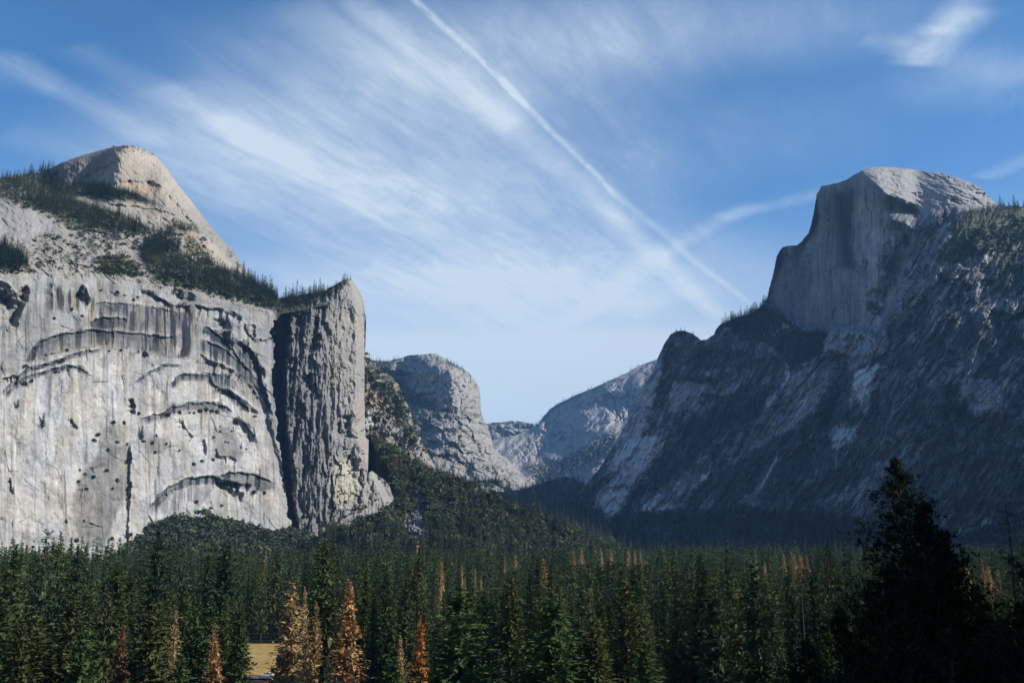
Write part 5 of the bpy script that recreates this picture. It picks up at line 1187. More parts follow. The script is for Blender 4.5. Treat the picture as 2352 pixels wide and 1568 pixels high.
wood_on('brush', A, [
    (c1((0, 420), (440, 430), (870, 640), (1000, 660), (860, 760), (500, 660), (200, 520)), 300, 5, OLIVE, .3), (c1((200, 660), (860, 640), (900, 800), (560, 900), (200, 880)), 130, 4.5, OLIVE, .35),
    (c1((600, 800), (760, 785), (840, 830), (930, 920), (780, 920), (600, 890)), 150, 5, OLIVE, .3), (c1((900, 860), (1640, 1000), (1690, 1120), (1500, 1080), (1000, 960)), 330, 5.5, OLIVE, .3), (c1((1060, 640), (1240, 660), (1360, 860), (1250, 840), (1100, 720)), 60, 4, OLIVE, .3),
    (c1((0, 850), (280, 880), (180, 900), (0, 890)), 40, 4, OLIVE, .3), (c1((680, 112), (860, 115), (940, 170), (800, 150)), 24, 3, OLIVE, .3)],
    BUSH, np.random.default_rng(2), 'low olive brush dotted over the rocky shelf above the cliff', 'brush')
wood_on('conifer_wood', B, [([(640, 716), (690, 700), (742, 672), (784, 648), (800, 655), (760, 690), (700, 712), (650, 735)], 75, 17, DPINE, .28), ([(780, 640), (812, 636), (820, 646), (790, 660)], 9, 10, PINE, .3),
    ([(640, 720), (668, 740), (676, 900), (668, 1000), (655, 1000), (642, 860)], 80, 18, DPINE, .3), (z2((1500, 480), (1720, 600), (1560, 760), (1480, 700)), 22, 13, DPINE, .3)],
    SLOPE, np.random.default_rng(3), 'dark conifers along the notch and top of the grey column', 'wood', .85, 1.3)
wood_on('brush', B, [(c2((1700, 150), (2230, 200), (2300, 900), (2360, 1080), (1850, 1130), (1760, 700)), 150, 4.5, (.04, .048, .026), .4), (c2((2040, 900), (2380, 950), (2360, 1100), (1950, 1130)), 40, 6, (.04, .048, .026), .3), (c2((1690, 100), (1800, 100), (1880, 500), (1800, 1000), (1740, 800)), 60, 6, (.035, .045, .026), .3)],
    BUSH, np.random.default_rng(4), 'dark shrubs in the cracks of the grey column', 'brush')
wood_on('brush', C, [(c3((265, 195), (420, 310), (520, 500), (650, 800), (560, 760), (430, 560), (265, 330)), 330, 6, OAKC, .35), (c3((265, 400), (480, 600), (600, 800), (300, 660)), 90, 5, OLIVE, .35)],
    BUSH + OAK, np.random.default_rng(5), 'scrub and small trees scattered over the rocky spur', 'brush')
wood_on('conifer_wood', D, [(D.sil[:4] + c3((480, 222), (420, 290), (520, 400), (680, 500), (640, 530), (500, 480), (420, 330), (265, 260)), 380, 17, (.03, .042, .03), .3), (c3((740, 232), (870, 300), (850, 300), (750, 250)), 60, 14, (.03, .042, .03), .3), (c3((560, 540), (950, 560), (930, 575), (600, 660)), 150, 15, (.03, .042, .03), .3), (c3((860, 940), (1080, 945), (1060, 985), (900, 970)), 120, 17, (.03, .042, .03), .3), (c3((1050, 1030), (1250, 980), (1390, 1080), (1290, 1150), (1100, 1100)), 420, 18, (.034, .046, .03), .3)],
    SLOPE, np.random.default_rng(6), 'small conifers on the ledges of the distant headland', 'wood')
wood_on('conifer_wood', E, [(c3((1262, 618), (1400, 488), (1882, 262), (1882, 274), (1400, 505), (1280, 636)), 260, 18, (.03, .042, .03), .3), (c3((1200, 870), (1500, 780), (1740, 680), (1660, 850), (1540, 900), (1540, 1090), (1300, 1000)), 700, 18, (.03, .042, .03), .3)],
    SLOPE, np.random.default_rng(7), 'distant conifers along the bare ridge and its foot', 'wood')
wood_on('conifer_wood', H, [([(985, 1150), (1130, 1130), (1260, 1102), (1350, 1098), (1470, 1180), (1470, 1280), (985, 1280)], 1500, 26, (.03, .042, .028), .2)],
    FAR, np.random.default_rng(8), 'shaded conifers filling the valley bottom below the dark mountain', 'wood')
wood_on('conifer_wood', R, [(c4((715, 932), (760, 915), (850, 885), (960, 805), (975, 830), (880, 920), (740, 960)), 110, 24, (.022, .03, .024), .25), (c4((760, 920), (960, 820), (1140, 960), (1040, 930), (940, 990), (800, 960)), 140, 22, (.022, .03, .024), .2),
    (c4((1090, 1110), (1150, 990), (1290, 972), (1250, 1110)), 110, 18, (.022, .03, .024), .25), (c4((2000, 340), (2190, 290), (2338, 300), (2480, 290), (2480, 540), (2338, 515), (2180, 560), (1900, 612), (1960, 470)), 330, 15, (.036, .05, .026), .3),
    (c4((2190, 292), (2300, 300), (2480, 292), (2480, 330), (2200, 330)), 60, 20, (.036, .048, .026), .3), (c4((2220, 540), (2338, 530), (2480, 560), (2480, 800), (2338, 790), (2200, 740)), 140, 15, (.03, .042, .026), .3),
    (c5((-60, 660), (0, 560), (400, 490), (900, 450), (1400, 490), (1900, 640), (1900, 700), (-60, 700)), 1100, 26, (.022, .03, .024), .25), (c4((1470, 620), (1530, 600), (1500, 650), (1440, 680)), 12, 20, (.022, .03, .024), .2), (c4((480, 968), (600, 1000), (580, 1050), (480, 1010)), 40, 12, (.022, .03, .024), .3)],
    SLOPE, np.random.default_rng(9), 'dark conifers on the ledges and foot of the shaded mountain', 'wood')
wood_on('oak_wood', R, [(c5((1960, 640), (2100, 560), (2352, 480), (2700, 470), (2700, 800), (1900, 720)), 420, 12, (.036, .05, .026), .25), (c4((1900, 600), (2180, 560), (2480, 540), (2480, 340), (2100, 420)), 420, 7, (.036, .054, .02), .3)],
    OAK, np.random.default_rng(10), 'rounded green oaks on the lit right-hand shoulder and foot of the shaded mountain', 'wood')
wall_jobs = [(poly, max(12, int(a * abs(sum(p[0] * q[1] - q[0] * p[1] for p, q in zip(poly, poly[1:] + poly[:1]))) / 2 / 42)), 13, (.024, .033, .024), .3) for poly, a in DKV[:-1] + VG[:6] + VG[9:10] + VG[11:15] if a < 1.01]
TINY = [unit(*conifer_crown(350 + i, 20, 3.4, .04, 7, 5, 1, 2.0, .85, core=.4), 20) for i in range(4)]
wood_on('scrub_wood', R, wall_jobs, TINY, np.random.default_rng(15), 'scattered dark trees and scrub in the gullies and ledges of the shaded mountainside', 'wood')
# debris fan and mound
rgT = np.random.default_rng(12)
fan = [(700, 1325)] + top_pts[1:] + [(1470, 1325)]
pp = sample_poly(fan, 3600, rgT); ps, mk = T.place(pp[:, 0], pp[:, 1]); _, _, ti, tj = T.lookup(pp[:, 0], pp[:, 1])
sl_ = T.slide[ti, tj]; keep = mk & (rgT.random(len(pp)) > sl_ * 1.1)
con_p = np.clip(.25 + .0011 * (pp[:, 0] - 900) + .5 * (pp[:, 1] > 1225), .12, .9)
con = keep & (rgT.random(len(pp)) < con_p * .55); oak = keep & ~con
def fan_items(sel, h, var, cols, nk):
    n = sel.sum(); c = shade(cols, n, rgT, .3, .12)
    dead = rgT.random(n) < .012; c[dead] = shade((.14, .085, .05), dead.sum(), rgT)
    return group_items(nk, ps[sel] - [0, 0, .5], h * rgT.lognormal(0, var, n), c, rgT, rgT.uniform(.85, 1.2, n))
o = merged('oak_wood', OAK, fan_items(oak, 11, .22, (.100, .108, .056), 5)); tag(o, 'rounded oaks covering the debris fan below the grey column', 'wood', None, 'stuff')
o = merged('conifer_wood', FAR, fan_items(con, 22, .25, (.080, .092, .050), 6)); tag(o, 'conifers standing among the oaks on the debris fan', 'wood', None, 'stuff')
pp = sample_poly([(262, 1338)] + M.top + [(775, 1338)], 1700, rgT); ps, mk = M.place(pp[:, 0], pp[:, 1]); oak = mk.copy()
n = oak.sum()
o = merged('oak_wood', OAK, group_items(5, ps[oak] - [0, 0, .5], 9.5 * rgT.lognormal(0, .22, n), shade((.080, .092, .052), n, rgT, .3, .1), rgT, rgT.uniform(.95, 1.35, n))); tag(o, 'dense rounded oaks covering the mound under the pale cliff', 'wood', None, 'stuff')
# ================================================================== the valley forest
rgF = np.random.default_rng(77)
def crown_obj(name, vq, col, parent): return mesh_obj(name, vq[0], vq[1], LEAF, parent=parent, smooth=False)

class Kind:
    """one modelled tree (unit scale 38 m tall) whose trunk and crown meshes are shared by its copies"""
    def __init__(s, name, seed, R, z0, whorls, nb, nt, size, power, gap, bark, H=38., tr=.42):
        cv = conifer_crown(seed, H, R, z0, whorls, nb, nt, size, power, gap); tk = trunk_mesh(H, tr, 7, seed)
        s.name, s.H = name, H
        s.crown = mesh_obj('crown', cv[0], cv[1], DRY if name.startswith('dead') else LEAF, smooth=False, link=False)
        s.trunk = mesh_obj('trunk', tk[0], tk[1], bark, link=False)
    def put(s, pos, H, width, yaw, col, label, category, group=None):
        r = bpy.data.objects.new(s.name, None); COL.objects.link(r); r.empty_display_size = .5
        k = H / s.H
        r.location = pos; r.rotation_euler = (rgF.normal(0, .022), rgF.normal(0, .022), yaw); r.scale = (k * width, k * width, k)
        tag(r, label, category, group)
        for m in (s.trunk, s.crown):
            c = m.copy(); COL.objects.link(c); c.parent = r
            if m is s.crown: c.color = (*col, 1)
        return r

GREEN = [Kind('conifer', 400 + i, [3.4, 3.8, 3.0, 4.0, 3.5, 3.2][i], [.10, .14, .08, .12, .2, .1][i], 42, 10, 8, .72, [.72, .62, .85, .72, .58, .78][i], .05, BARK) for i in range(6)]
LOOSE = [Kind('conifer', 410 + i, [4.0, 3.6][i], [.22, .18][i], 30, 9, 8, .72, [.55, .62][i], .22, BARK) for i in range(2)]
DEAD = [Kind('dead_conifer', 420 + i, [4.3, 3.2, 3.6][i], [.05, .12, .06][i], 44, 12, 10, .52, [.8, .62, .85][i], .12, GREYWOOD) for i in range(3)]
CEDAR = [Kind('dead_conifer', 430, 3.9, .04, 50, 12, 10, .5, 1.0, .05, GREYWOOD)]

taken = []; far_heroes = []
def hero(kinds, px, py, Y, wpx, col, label, group=None, category='tree', yaw=None):
    """a tree whose tip is seen at (px, py), Y metres ahead, standing on the valley floor; wpx = greatest crown width as traced"""
    k = kinds[rgF.integers(len(kinds))] if isinstance(kinds, list) else kinds
    x, y, z = at(px, py, Y); gz_ = float(ground_z(x, y)); H = float(z) - gz_
    sb = min(.95, max(.12, (float(slope_t(1568)) * Y - gz_) / H)); w = max(.45, min(2.3, 1.22 * (wpx * Y / FPX) / (2 * 4.9 * H / 38 * (1 - sb) ** .72)))
    taken.append((float(x), Y, H * .10 * w))
    if Y > 400 and k in DEAD: far_heroes.append((float(x), Y, py, wpx * Y / FPX / 2))
    return k.put((float(x), Y, gz_), H, w, rgF.uniform(0, 6.28) if yaw is None else yaw, col, label, category, group)

ORA, TAN, RUST, GOLD = (.43, .25, .11), (.44, .31, .145), (.23, .115, .07), (.46, .32, .12)
GR, OL, BG, BR_ = (.055, .077, .031), (.072, .083, .030), (.042, .062, .034), (.064, .102, .033)
# --- dead trees standing out of the green
hero(CEDAR, 283, 1428, 232, 46, RUST, 'narrow rusty-brown dead conifer, the darkest red of the dead trees')
hero(DEAD[1], 399, 1405, 236, 34, TAN, 'thin half-bare tan dead conifer between the rusty one and the small orange one')
hero(DEAD[2], 502, 1438, 228, 52, ORA, 'short bushy orange dead conifer left of the meadow')
hero(DEAD[0], 669, 1338, 246, 88, TAN, 'broad tall tan dead conifer beside the golden meadow')
hero(DEAD[1], 708, 1352, 262, 34, TAN, 'slender tan dead conifer with sparse top behind the broad tan one')
hero(DEAD[1], 733, 1384, 258, 38, (.36, .24, .10), 'slender dull-tan dead conifer just left of the tallest orange tree')
hero(DEAD[2], 714, 1446, 238, 30, TAN, 'small tan dead conifer low against the broad tan one')
hero(DEAD[0], 797, 1329, 240, 80, ORA, 'tallest bright orange dead conifer, full to the ground')
hero(DEAD[2], 968, 1414, 236, 50, (.40, .17, .05), 'medium orange dead conifer standing alone among green trees')
hero(DEAD[1], 1018, 1410, 262, 24, TAN, 'thin tan dead top half hidden left of the big bright green conifer')
hero(DEAD[1], 925, 1462, 248, 24, TAN, 'thin tan dead conifer half hidden left of the lone orange one')
hero(DEAD[2], 44, 1556, 215, 30, GOLD, 'low golden dead conifer at the bottom edge near the left corner')
for px, py, Y, w, c, lb in [(1006, 1291, 470, 26, ORA, 'forked orange dead top far back in the middle of the forest'), (1013, 1330, 440, 16, TAN, 'small pale tan dead top below the forked orange one'), (1062, 1299, 520, 13, TAN, 'narrow pale dead top between green crowns in the middle distance'),
                            (1073, 1326, 430, 13, TAN, 'thin pale dead spire above the big bright green conifer'), (1107, 1322, 450, 12, TAN, 'thin pale dead spire right of the big bright green conifer'), (1091, 1303, 560, 12, (.34, .25, .11), 'faint tan dead top far back in the middle of the forest'),
                            (1184, 1274, 760, 22, (.30, .24, .12), 'dull tan dying conifer below the debris fan'), (1160, 1280, 700, 16, (.30, .24, .12), 'smaller dull tan dying conifer below the debris fan'), (1317, 1266, 820, 20, (.30, .17, .10), 'reddish dead conifer right of the debris fan'),
                            (1336, 1262, 800, 20, TAN, 'pale tan dead conifer right of the debris fan'), (1379, 1258, 880, 22, TAN, 'first tan dead conifer of the pair below the dark gap'), (1398, 1259, 860, 22, (.36, .22, .09), 'second browner dead conifer of the pair below the dark gap'),
                            (1444, 1258, 820, 22, TAN, 'pale tan dead conifer left in the row before the shaded slope'), (1458, 1262, 800, 16, GOLD, 'golden dead conifer in the row before the shaded slope'), (1470, 1264, 830, 14, TAN, 'narrow tan dead conifer ending the row before the shaded slope'),
                            (1734, 1280, 520, 22, (.40, .22, .10), 'reddish tan dead conifer at the left of the orange clump'), (1752, 1290, 500, 20, TAN, 'pale tan dead conifer in front of the orange clump'), (1797, 1273, 540, 26, TAN, 'tan dead conifer in the middle of the orange clump'),
                            (1822, 1274, 530, 28, ORA, 'bright orange dead conifer in the orange clump'), (1846, 1276, 520, 26, (.42, .20, .08), 'deep orange dead conifer in the orange clump'), (1862, 1274, 540, 24, (.44, .24, .10), 'rightmost pale orange dead conifer of the orange clump'),
                            (2257, 1284, 470, 26, (.30, .13, .07), 'reddish dead conifer just right of the black pines'), (2270, 1304, 430, 34, ORA, 'glowing orange dead conifer right of the black pines'), (2293, 1309, 420, 30, TAN, 'golden tan dead conifer beside the bare black snag'),
                            (2222, 1308, 430, 34, GOLD, 'golden dead conifer touching the right side of the black pines'), (606, 1260, 760, 16, (.34, .16, .08), 'single rusty dead conifer below the oak mound')]:
    hero(DEAD, px, py, Y, w * 1.5, tuple(1.25 * lerp(np.array(c), np.array((.34, .24, .12)), .4)), lb)
# --- green trees one can tell apart
for px, py, Y, w, c, lb, ks in [
    (1040, 1350, 222, 118, BR_, 'big bright green conifer in the middle foreground, broadest of the green trees', GREEN[3]), (1078, 1330, 250, 60, GR, 'tall green conifer close behind the broadest green tree', GREEN[1]),
    (1263, 1362, 220, 112, BR_, 'large bright green conifer right of centre with a full crown to the ground', GREEN[1]), (1171, 1322, 250, 84, OL, 'tall olive conifer between the two large bright green ones', GREEN[4]),
    (860, 1333, 262, 58, GR, 'tall dark green conifer right of the tallest orange tree', GREEN[2]), (896, 1352, 250, 62, GR, 'full green conifer midway between the tallest orange and the lone orange tree', GREEN[0]),
    (1140, 1492, 214, 46, BG, 'small young green conifer at the bottom right of the broadest green tree', GREEN[2]), (905, 1506, 214, 44, BR_, 'small bright green conifer left below the lone orange tree', GREEN[0]),
    (1200, 1500, 216, 34, BR_, 'short bright green conifer low between the two large bright green ones', GREEN[5]), (563, 1380, 238, 62, GR, 'leafy green conifer along the left side of the golden meadow', GREEN[0]),
    (450, 1372, 244, 66, BR_, 'bright green conifer left behind the short bushy orange tree', GREEN[0]), (418, 1500, 214, 40, BR_, 'low bright green conifer left of the short bushy orange tree', GREEN[0]),
    (352, 1390, 226, 100, OL, 'broad olive conifer right of the narrow rusty tree', GREEN[3]), (195, 1430, 216, 60, BR_, 'low green conifer left of the narrow rusty tree', GREEN[1]),
    (150, 1372, 222, 92, OL, 'broad olive conifer at the left of the foreground', GREEN[3]), (90, 1392, 216, 84, OL, 'dense olive-green conifer near the left corner', GREEN[4]), (12, 1380, 222, 80, GR, 'tall green conifer cut by the left edge', GREEN[1]), (52, 1420, 210, 60, OL, 'short olive conifer beside the left edge', GREEN[0]),
    (244, 1360, 240, 60, OL, 'olive conifer behind the narrow rusty tree', LOOSE[0]), (118, 1330, 262, 60, GR, 'tall green conifer rising behind the olive ones on the left', GREEN[2]), (744, 1508, 222, 56, BG, 'low dark green conifer in front between the broad tan and tallest orange trees', GREEN[3]),
    (1354, 1420, 226, 76, OL, 'olive conifer right of the large bright green one', GREEN[4]), (1388, 1370, 250, 50, OL, 'slim olive conifer behind, right of the large bright green one', GREEN[2]), (1440, 1336, 236, 84, OL, 'tall olive conifer edging the dark right foreground', GREEN[4]), (1472, 1470, 210, 60, BR_, 'low sunlit green conifer edging the dark right foreground', GREEN[0]),
    (1560, 1310, 300, 64, OL, 'tall olive conifer with a rounded top right of the bare trunks', GREEN[4]), (1638, 1346, 200, 70, BG, 'dark conical conifer in shade in front of the sunlit right-hand trees', GREEN[1]), (1746, 1296, 190, 78, BG, 'tall shaded conifer below the orange clump', GREEN[4]), (1700, 1330, 210, 60, OL, 'half-lit olive conifer left of the tall shaded one', LOOSE[0]),
    (1896, 1276, 250, 62, (.05, .055, .025), 'loose open-branched conifer right of the orange clump', LOOSE[1]), (1888, 1384, 205, 44, GR, 'small sunlit green conifer low between shaded trees on the right', GREEN[0]), (1968, 1330, 230, 40, BR_, 'small green conifer left of the black pines', GREEN[0]),
    (1820, 1350, 200, 50, BG, 'shaded slender conifer under the orange clump', GREEN[2]), (2150, 1480, 96, 60, BR_, 'sunlit green sapling at the foot of the black pines', GREEN[0]), (2250, 1380, 200, 80, BR_, 'sunlit yellow-green conifer right of the black pines', GREEN[3]), (2212, 1360, 220, 50, OL, 'olive conifer touching the right side of the black pines', GREEN[4]),
    (1520, 1262, 480, 34, GR, 'green conifer standing a little higher than its row at the right of the bare trunks', GREEN[2]), (120, 1238, 560, 34, GR, 'tallest dark conifer on the left against the pale cliff', GREEN[1]), (38, 1248, 560, 28, GR, 'dark pointed conifer near the left edge against the pale cliff', GREEN[2])]:
    hero(ks, px, py, Y, w, c, lb)
n_hero = len(taken)
# --- fill: jittered rows from near to far
def frustum_ok(x, y, pad=6): return abs(x) < .545 * y + pad
def meadow_block(x, y):
    s_ = x / y
    if 374 < y < 512 and -262 < x < -42: return True
    return y <= 374 and -.2605 < s_ < -.2175
cand = []
y = 186.0
while y < 1560:
    sp = 13.0 if y < 340 else (12.0 if y < 700 else 13.5)
    x = -.72 * y - 8 + rgF.uniform(0, sp)
    while x < (.55 * y + 8 if y < 340 else .68 * y):
        xx, yy = x + rgF.normal(0, sp * .26), y + rgF.normal(0, sp * .26)
        x += sp
        if not meadow_block(xx, yy): cand.append((xx, yy))
    y += sp * (.95 if y < 330 else 1.15)
cand = np.array(cand)
cand = cand[~((cand[:, 1] > 1230 + .16 * cand[:, 0]) & (cand[:, 0] < -60))]          # the cliff and the mound start there
near_taken = np.array(taken)
d2 = ((cand[:, None, 0] - near_taken[None, :, 0]) ** 2 + (cand[:, None, 1] - near_taken[None, :, 1]) ** 2)
cand = cand[d2.min(1) > 5.2 ** 2]
# keep the traced trees clear: nothing tall just in front of them
def hides(x, y):
    for (hx, hy, r) in taken[:12] + taken[38:70]:
        if y < hy and hy < 320 and abs(x / y - hx / hy) * y < r + 2.4: return True
    return False
cand = np.array([c for c in cand if c[1] > 330 or not hides(*c)])
order = np.argsort(cand[:, 1] + 1e5 * ((np.abs(cand[:, 0]) > .53 * cand[:, 1] + 4) | (cand[:, 1] < 0))); cand = cand[order]
zones = [(-1, 300, 'left of the narrow rusty tree'), (300, 560, 'between the narrow rusty tree and the golden meadow'), (560, 800, 'around the golden meadow'), (800, 985, 'right of the tallest orange tree'),
         (985, 1300, 'around the two large bright green conifers'), (1300, 1500, 'below the dark gap'), (1500, 1720, 'left of the orange clump'), (1720, 1960, 'below and behind the orange clump'), (1960, 9999, 'around and behind the black pines')]
N_THINGS = 292 - n_hero
pal = [(GR, 'green'), (OL, 'olive'), (BG, 'dark blue-green'), ((.056, .082, .034), 'fresh green')]
def height_for(x, y):
    H = float(np.clip(rgF.normal(36., 8.0 if y < 420 else 6.0), 17, 50)) + (3.0 if x < -.33 * y else 0)
    for (hx, hy, hpy, hw) in far_heroes:                       # trees in front leave the dead tops in view
        if y < hy - 4 and abs(x / y - hx / hy) * y < hw * y / hy + 3.2:
            H = min(H, float(slope_t(hpy + 28)) * y - FLOOR)
    return max(H, 9.0)
for i, (x, y) in enumerate(cand[:N_THINGS]):
    H = height_for(x, y)
    ci = rgF.choice(4, p=[.42, .28, .18, .12]); col = np.array(pal[ci][0]) * rgF.uniform(.62, 1.5); cn = pal[ci][1]
    px = CX + FPX * (x / y) * 1.03
    zn = next(z for a, b, z in zones if a <= px < b or b == 9999 or (a == -1 and px < b))
    ks = GREEN if rgF.random() < .85 else LOOSE
    ks[rgF.integers(len(ks))].put((x, y, float(ground_z(x, y)) - .2), H, rgF.uniform(.85, 1.7), rgF.uniform(0, 6.28), col, f'{cn} conifer in the near forest {zn}', 'tree', f'{cn} conifers of the near forest {zn}')
rest = cand[N_THINGS:]
H = np.array([height_for(*c) for c in rest]); pos = np.column_stack([rest, np.full(len(rest), FLOOR - .3)])
col = np.array([np.array(pal[rgF.choice(4, p=[.46, .26, .2, .08])][0]) for _ in rest]) * rgF.uniform(.65, 1.5, (len(rest), 1))
dead = (rgF.random(len(rest)) < .004) & (rest[:, 1] > 430); col[dead] = shade((.32, .2, .09), dead.sum(), rgF)
nearm = rest[:, 1] < 850
for sel, kinds in ((nearm, MID), (~nearm, FAR)):
    o = merged('conifer_forest', kinds, group_items(len(kinds), pos[sel], H[sel], col[sel], rgF, rgF.uniform(1.0, 1.45, sel.sum())))
    tag(o, 'dense mass of green conifers filling the valley floor ' + ('behind the front rows' if kinds is MID else 'far back below the cliffs'), 'forest', None, 'stuff')
print('forest', n_hero, len(cand), len(rest))

# ================================================================== black pines and snags close by on the right
def big_pine(name, seed, px, py, Y, H, Rm, label, col=(.022, .030, .016), nbr=64, z0=.10, lean=0., density=11, long_left=None):
    rg = np.random.default_rng(seed)
    x, y, z = (float(v) for v in at(px, py, Y)); base = z - H
    r = bpy.data.objects.new(name, None); COL.objects.link(r); r.location = (x, y, base); tag(r, label, 'tree', None)
    zs = np.linspace(-2, H, 12)
    path = np.array([(rg.normal(0, .06) + lean * (q / H), rg.normal(0, .06), q) for q in zs]); path[-1] = (lean, 0, H)
    tv, tq = tube(path, [max(.03, .42 * (1 - .95 * i / 11)) for i in range(12)], 8)
    mesh_obj('trunk', tv, tq, BARK, parent=r)
    limbs, Pt, Dr, Sz = [], [], [], []
    for b in range(nbr):
        s = (b + rg.uniform(0, 1)) / nbr; zz_ = H * (z0 + (.985 - z0) * s)
        L_ = min(.41 * (1 - s) * H, Rm * (1 - .15 * s)) * min(1, (s + .3) / .45) * rg.uniform(.55, 1.12) + .22
        az = rg.uniform(0, 6.28)
        if long_left and rg.random() < .0: pass
        tilt = lerp(-.12, .75, s) + rg.normal(0, .12)
        n = 6; pts = []
        for k in range(n):
            f = k / (n - 1)
            pts.append((math.cos(az) * L_ * f + lean * zz_ / H, math.sin(az) * L_ * f, zz_ + L_ * f * tilt - .10 * L_ * f * (1 - f) * 4 + .14 * L_ * f * f))
        limbs.append(tube(pts, [.075 * (1 - .85 * k / (n - 1)) + .012 for k in range(n)], 4))
        m = int(density * (L_ + .6))
        for k in range(m):
            f = rg.uniform(.22, 1.02) ** .8; i = min(n - 2, int(f * (n - 1))); p = lerp(np.array(pts[i]), np.array(pts[i + 1]), f * (n - 1) - i)
            sp_ = .16 * L_ + .12
            p = p + rg.normal(0, 1, 3) * np.array([sp_, sp_, sp_ * .45])
            for _ in range(7):
                Pt.append(p + rg.normal(0, .10, 3)); Dr.append(np.array([math.cos(az), math.sin(az), .55]) * .6 + rg.normal(0, .6, 3)); Sz.append(rg.uniform(.15, .29))
    lv, lq = join(limbs); mesh_obj('branches', lv, lq, BARK, parent=r)
    Sz = np.array(Sz)[:, None]
    cv, cq = tuft_quads(np.array(Pt), np.array(Dr), Sz * 1.3, Sz * .5, rg)
    c = mesh_obj('crown', cv, cq, LEAF, parent=r, smooth=False); c.color = (*col, 1)
    return r
big_pine('pine_tree', 501, 2060, 1046, 76, 31, 5.2, 'tallest black pine in shade, its spire standing against the blue mountainside', nbr=120)
big_pine('pine_tree', 502, 2114, 1146, 72, 27, 5.0, 'second black pine, broad topped, right behind the tallest one', nbr=115, density=11)
big_pine('pine_tree', 503, 2170, 1212, 74, 24, 3.6, 'lower black pine forming the right shoulder of the black clump', nbr=90, density=11)
big_pine('pine_tree', 504, 2028, 1300, 70, 20, 4.0, 'lower black pine filling the left foot of the black clump', nbr=90, density=11)
big_pine('pine_tree', 505, 2340, 1385, 58, 15, 3.6, 'black pine in the bottom right corner', nbr=66, density=11)
big_pine('pine_tree', 506, 2288, 1420, 62, 15, 3.4, 'black pine under the bare snag', nbr=66, density=11)
big_pine('pine_tree', 507, 2396, 1140, 66, 24, 2.6, 'black pine just reaching in at the right edge', nbr=70, density=10)
big_pine('pine_tree', 508, 1930, 1400, 74, 18, 3.4, 'black pine low at the left of the black clump', nbr=66, density=10)
big_pine('pine_tree', 509, 2180, 1440, 60, 14, 3.8, 'black pine bush-like and low under the black clump', nbr=60, density=11)
big_pine('pine_tree', 510, 2080, 1380, 62, 16, 4.2, 'black pine low in the middle of the black clump', nbr=66, density=11)
big_pine('pine_tree', 511, 1850, 1470, 78, 16, 3.2, 'black pine low in the shaded foreground under the shaded slender conifer', nbr=60, density=10)
def snag(seed, px, py, Y, H, label, nbr=26, Lm=2.6, rad=.26):
    rg = np.random.default_rng(seed); x, y, z = (float(v) for v in at(px, py, Y))
    r = bpy.data.objects.new('dead_snag', None); COL.objects.link(r); r.location = (x, y, z - H); tag(r, label, 'dead tree', None)
    path = [(rg.normal(0, .05), rg.normal(0, .05), q) for q in np.linspace(-2, H, 11)]
    tv, tq = tube(path, [max(.03, rad * (1 - .9 * i / 10)) for i in range(11)], 8); mesh_obj('trunk', tv, tq, GREYWOOD, parent=r)
    for b in range(nbr):
        s = rg.uniform(.35, .97); az = rg.uniform(0, 6.28); L_ = Lm * (1 - s) ** .5 * rg.uniform(.4, 1.1) + .3; zz_ = H * s; pts = []
        for k in range(6):
            f = k / 5; pts.append((math.cos(az + .3 * f) * L_ * f, math.sin(az + .3 * f) * L_ * f, zz_ - .35 * L_ * f + .25 * L_ * f * f * 1.6))
        br = [tube(pts, [.05 * (1 - .8 * k / 5) + .008 for k in range(6)], 4)]
        for _ in range(2):
            a = pts[rg.integers(2, 5)]; e_ = np.array(a) + rg.normal(0, .35, 3) + np.array([math.cos(az), math.sin(az), -.1]) * .4
            tv_, tq_ = tube([a, (np.array(a) + e_) / 2 + rg.normal(0, .06, 3), e_], [.02, .014, .006], 4); br.append((tv_, tq_))
        bv, bq = join(br); mesh_obj('branch', bv, bq, GREYWOOD, parent=r)
snag(601, 2310, 1148, 70, 24, 'bare black dead snag with drooping branches near the right edge')
snag(602, 1838, 1290, 150, 30, 'bare grey dead snag rising through the shaded trees below the orange clump', 14, 1.6, .2)
for px, H_ in ((1477, 26), (1491, 27), (1500, 26)):
    snag(610 + px, px, 1372, 330, H_, {1477: 'leftmost of the three pale bare trunks in the gap right of centre', 1491: 'middle one of the three pale bare trunks in the gap right of centre', 1500: 'rightmost of the three pale bare trunks in the gap right of centre'}[px], 8, .8, .2)

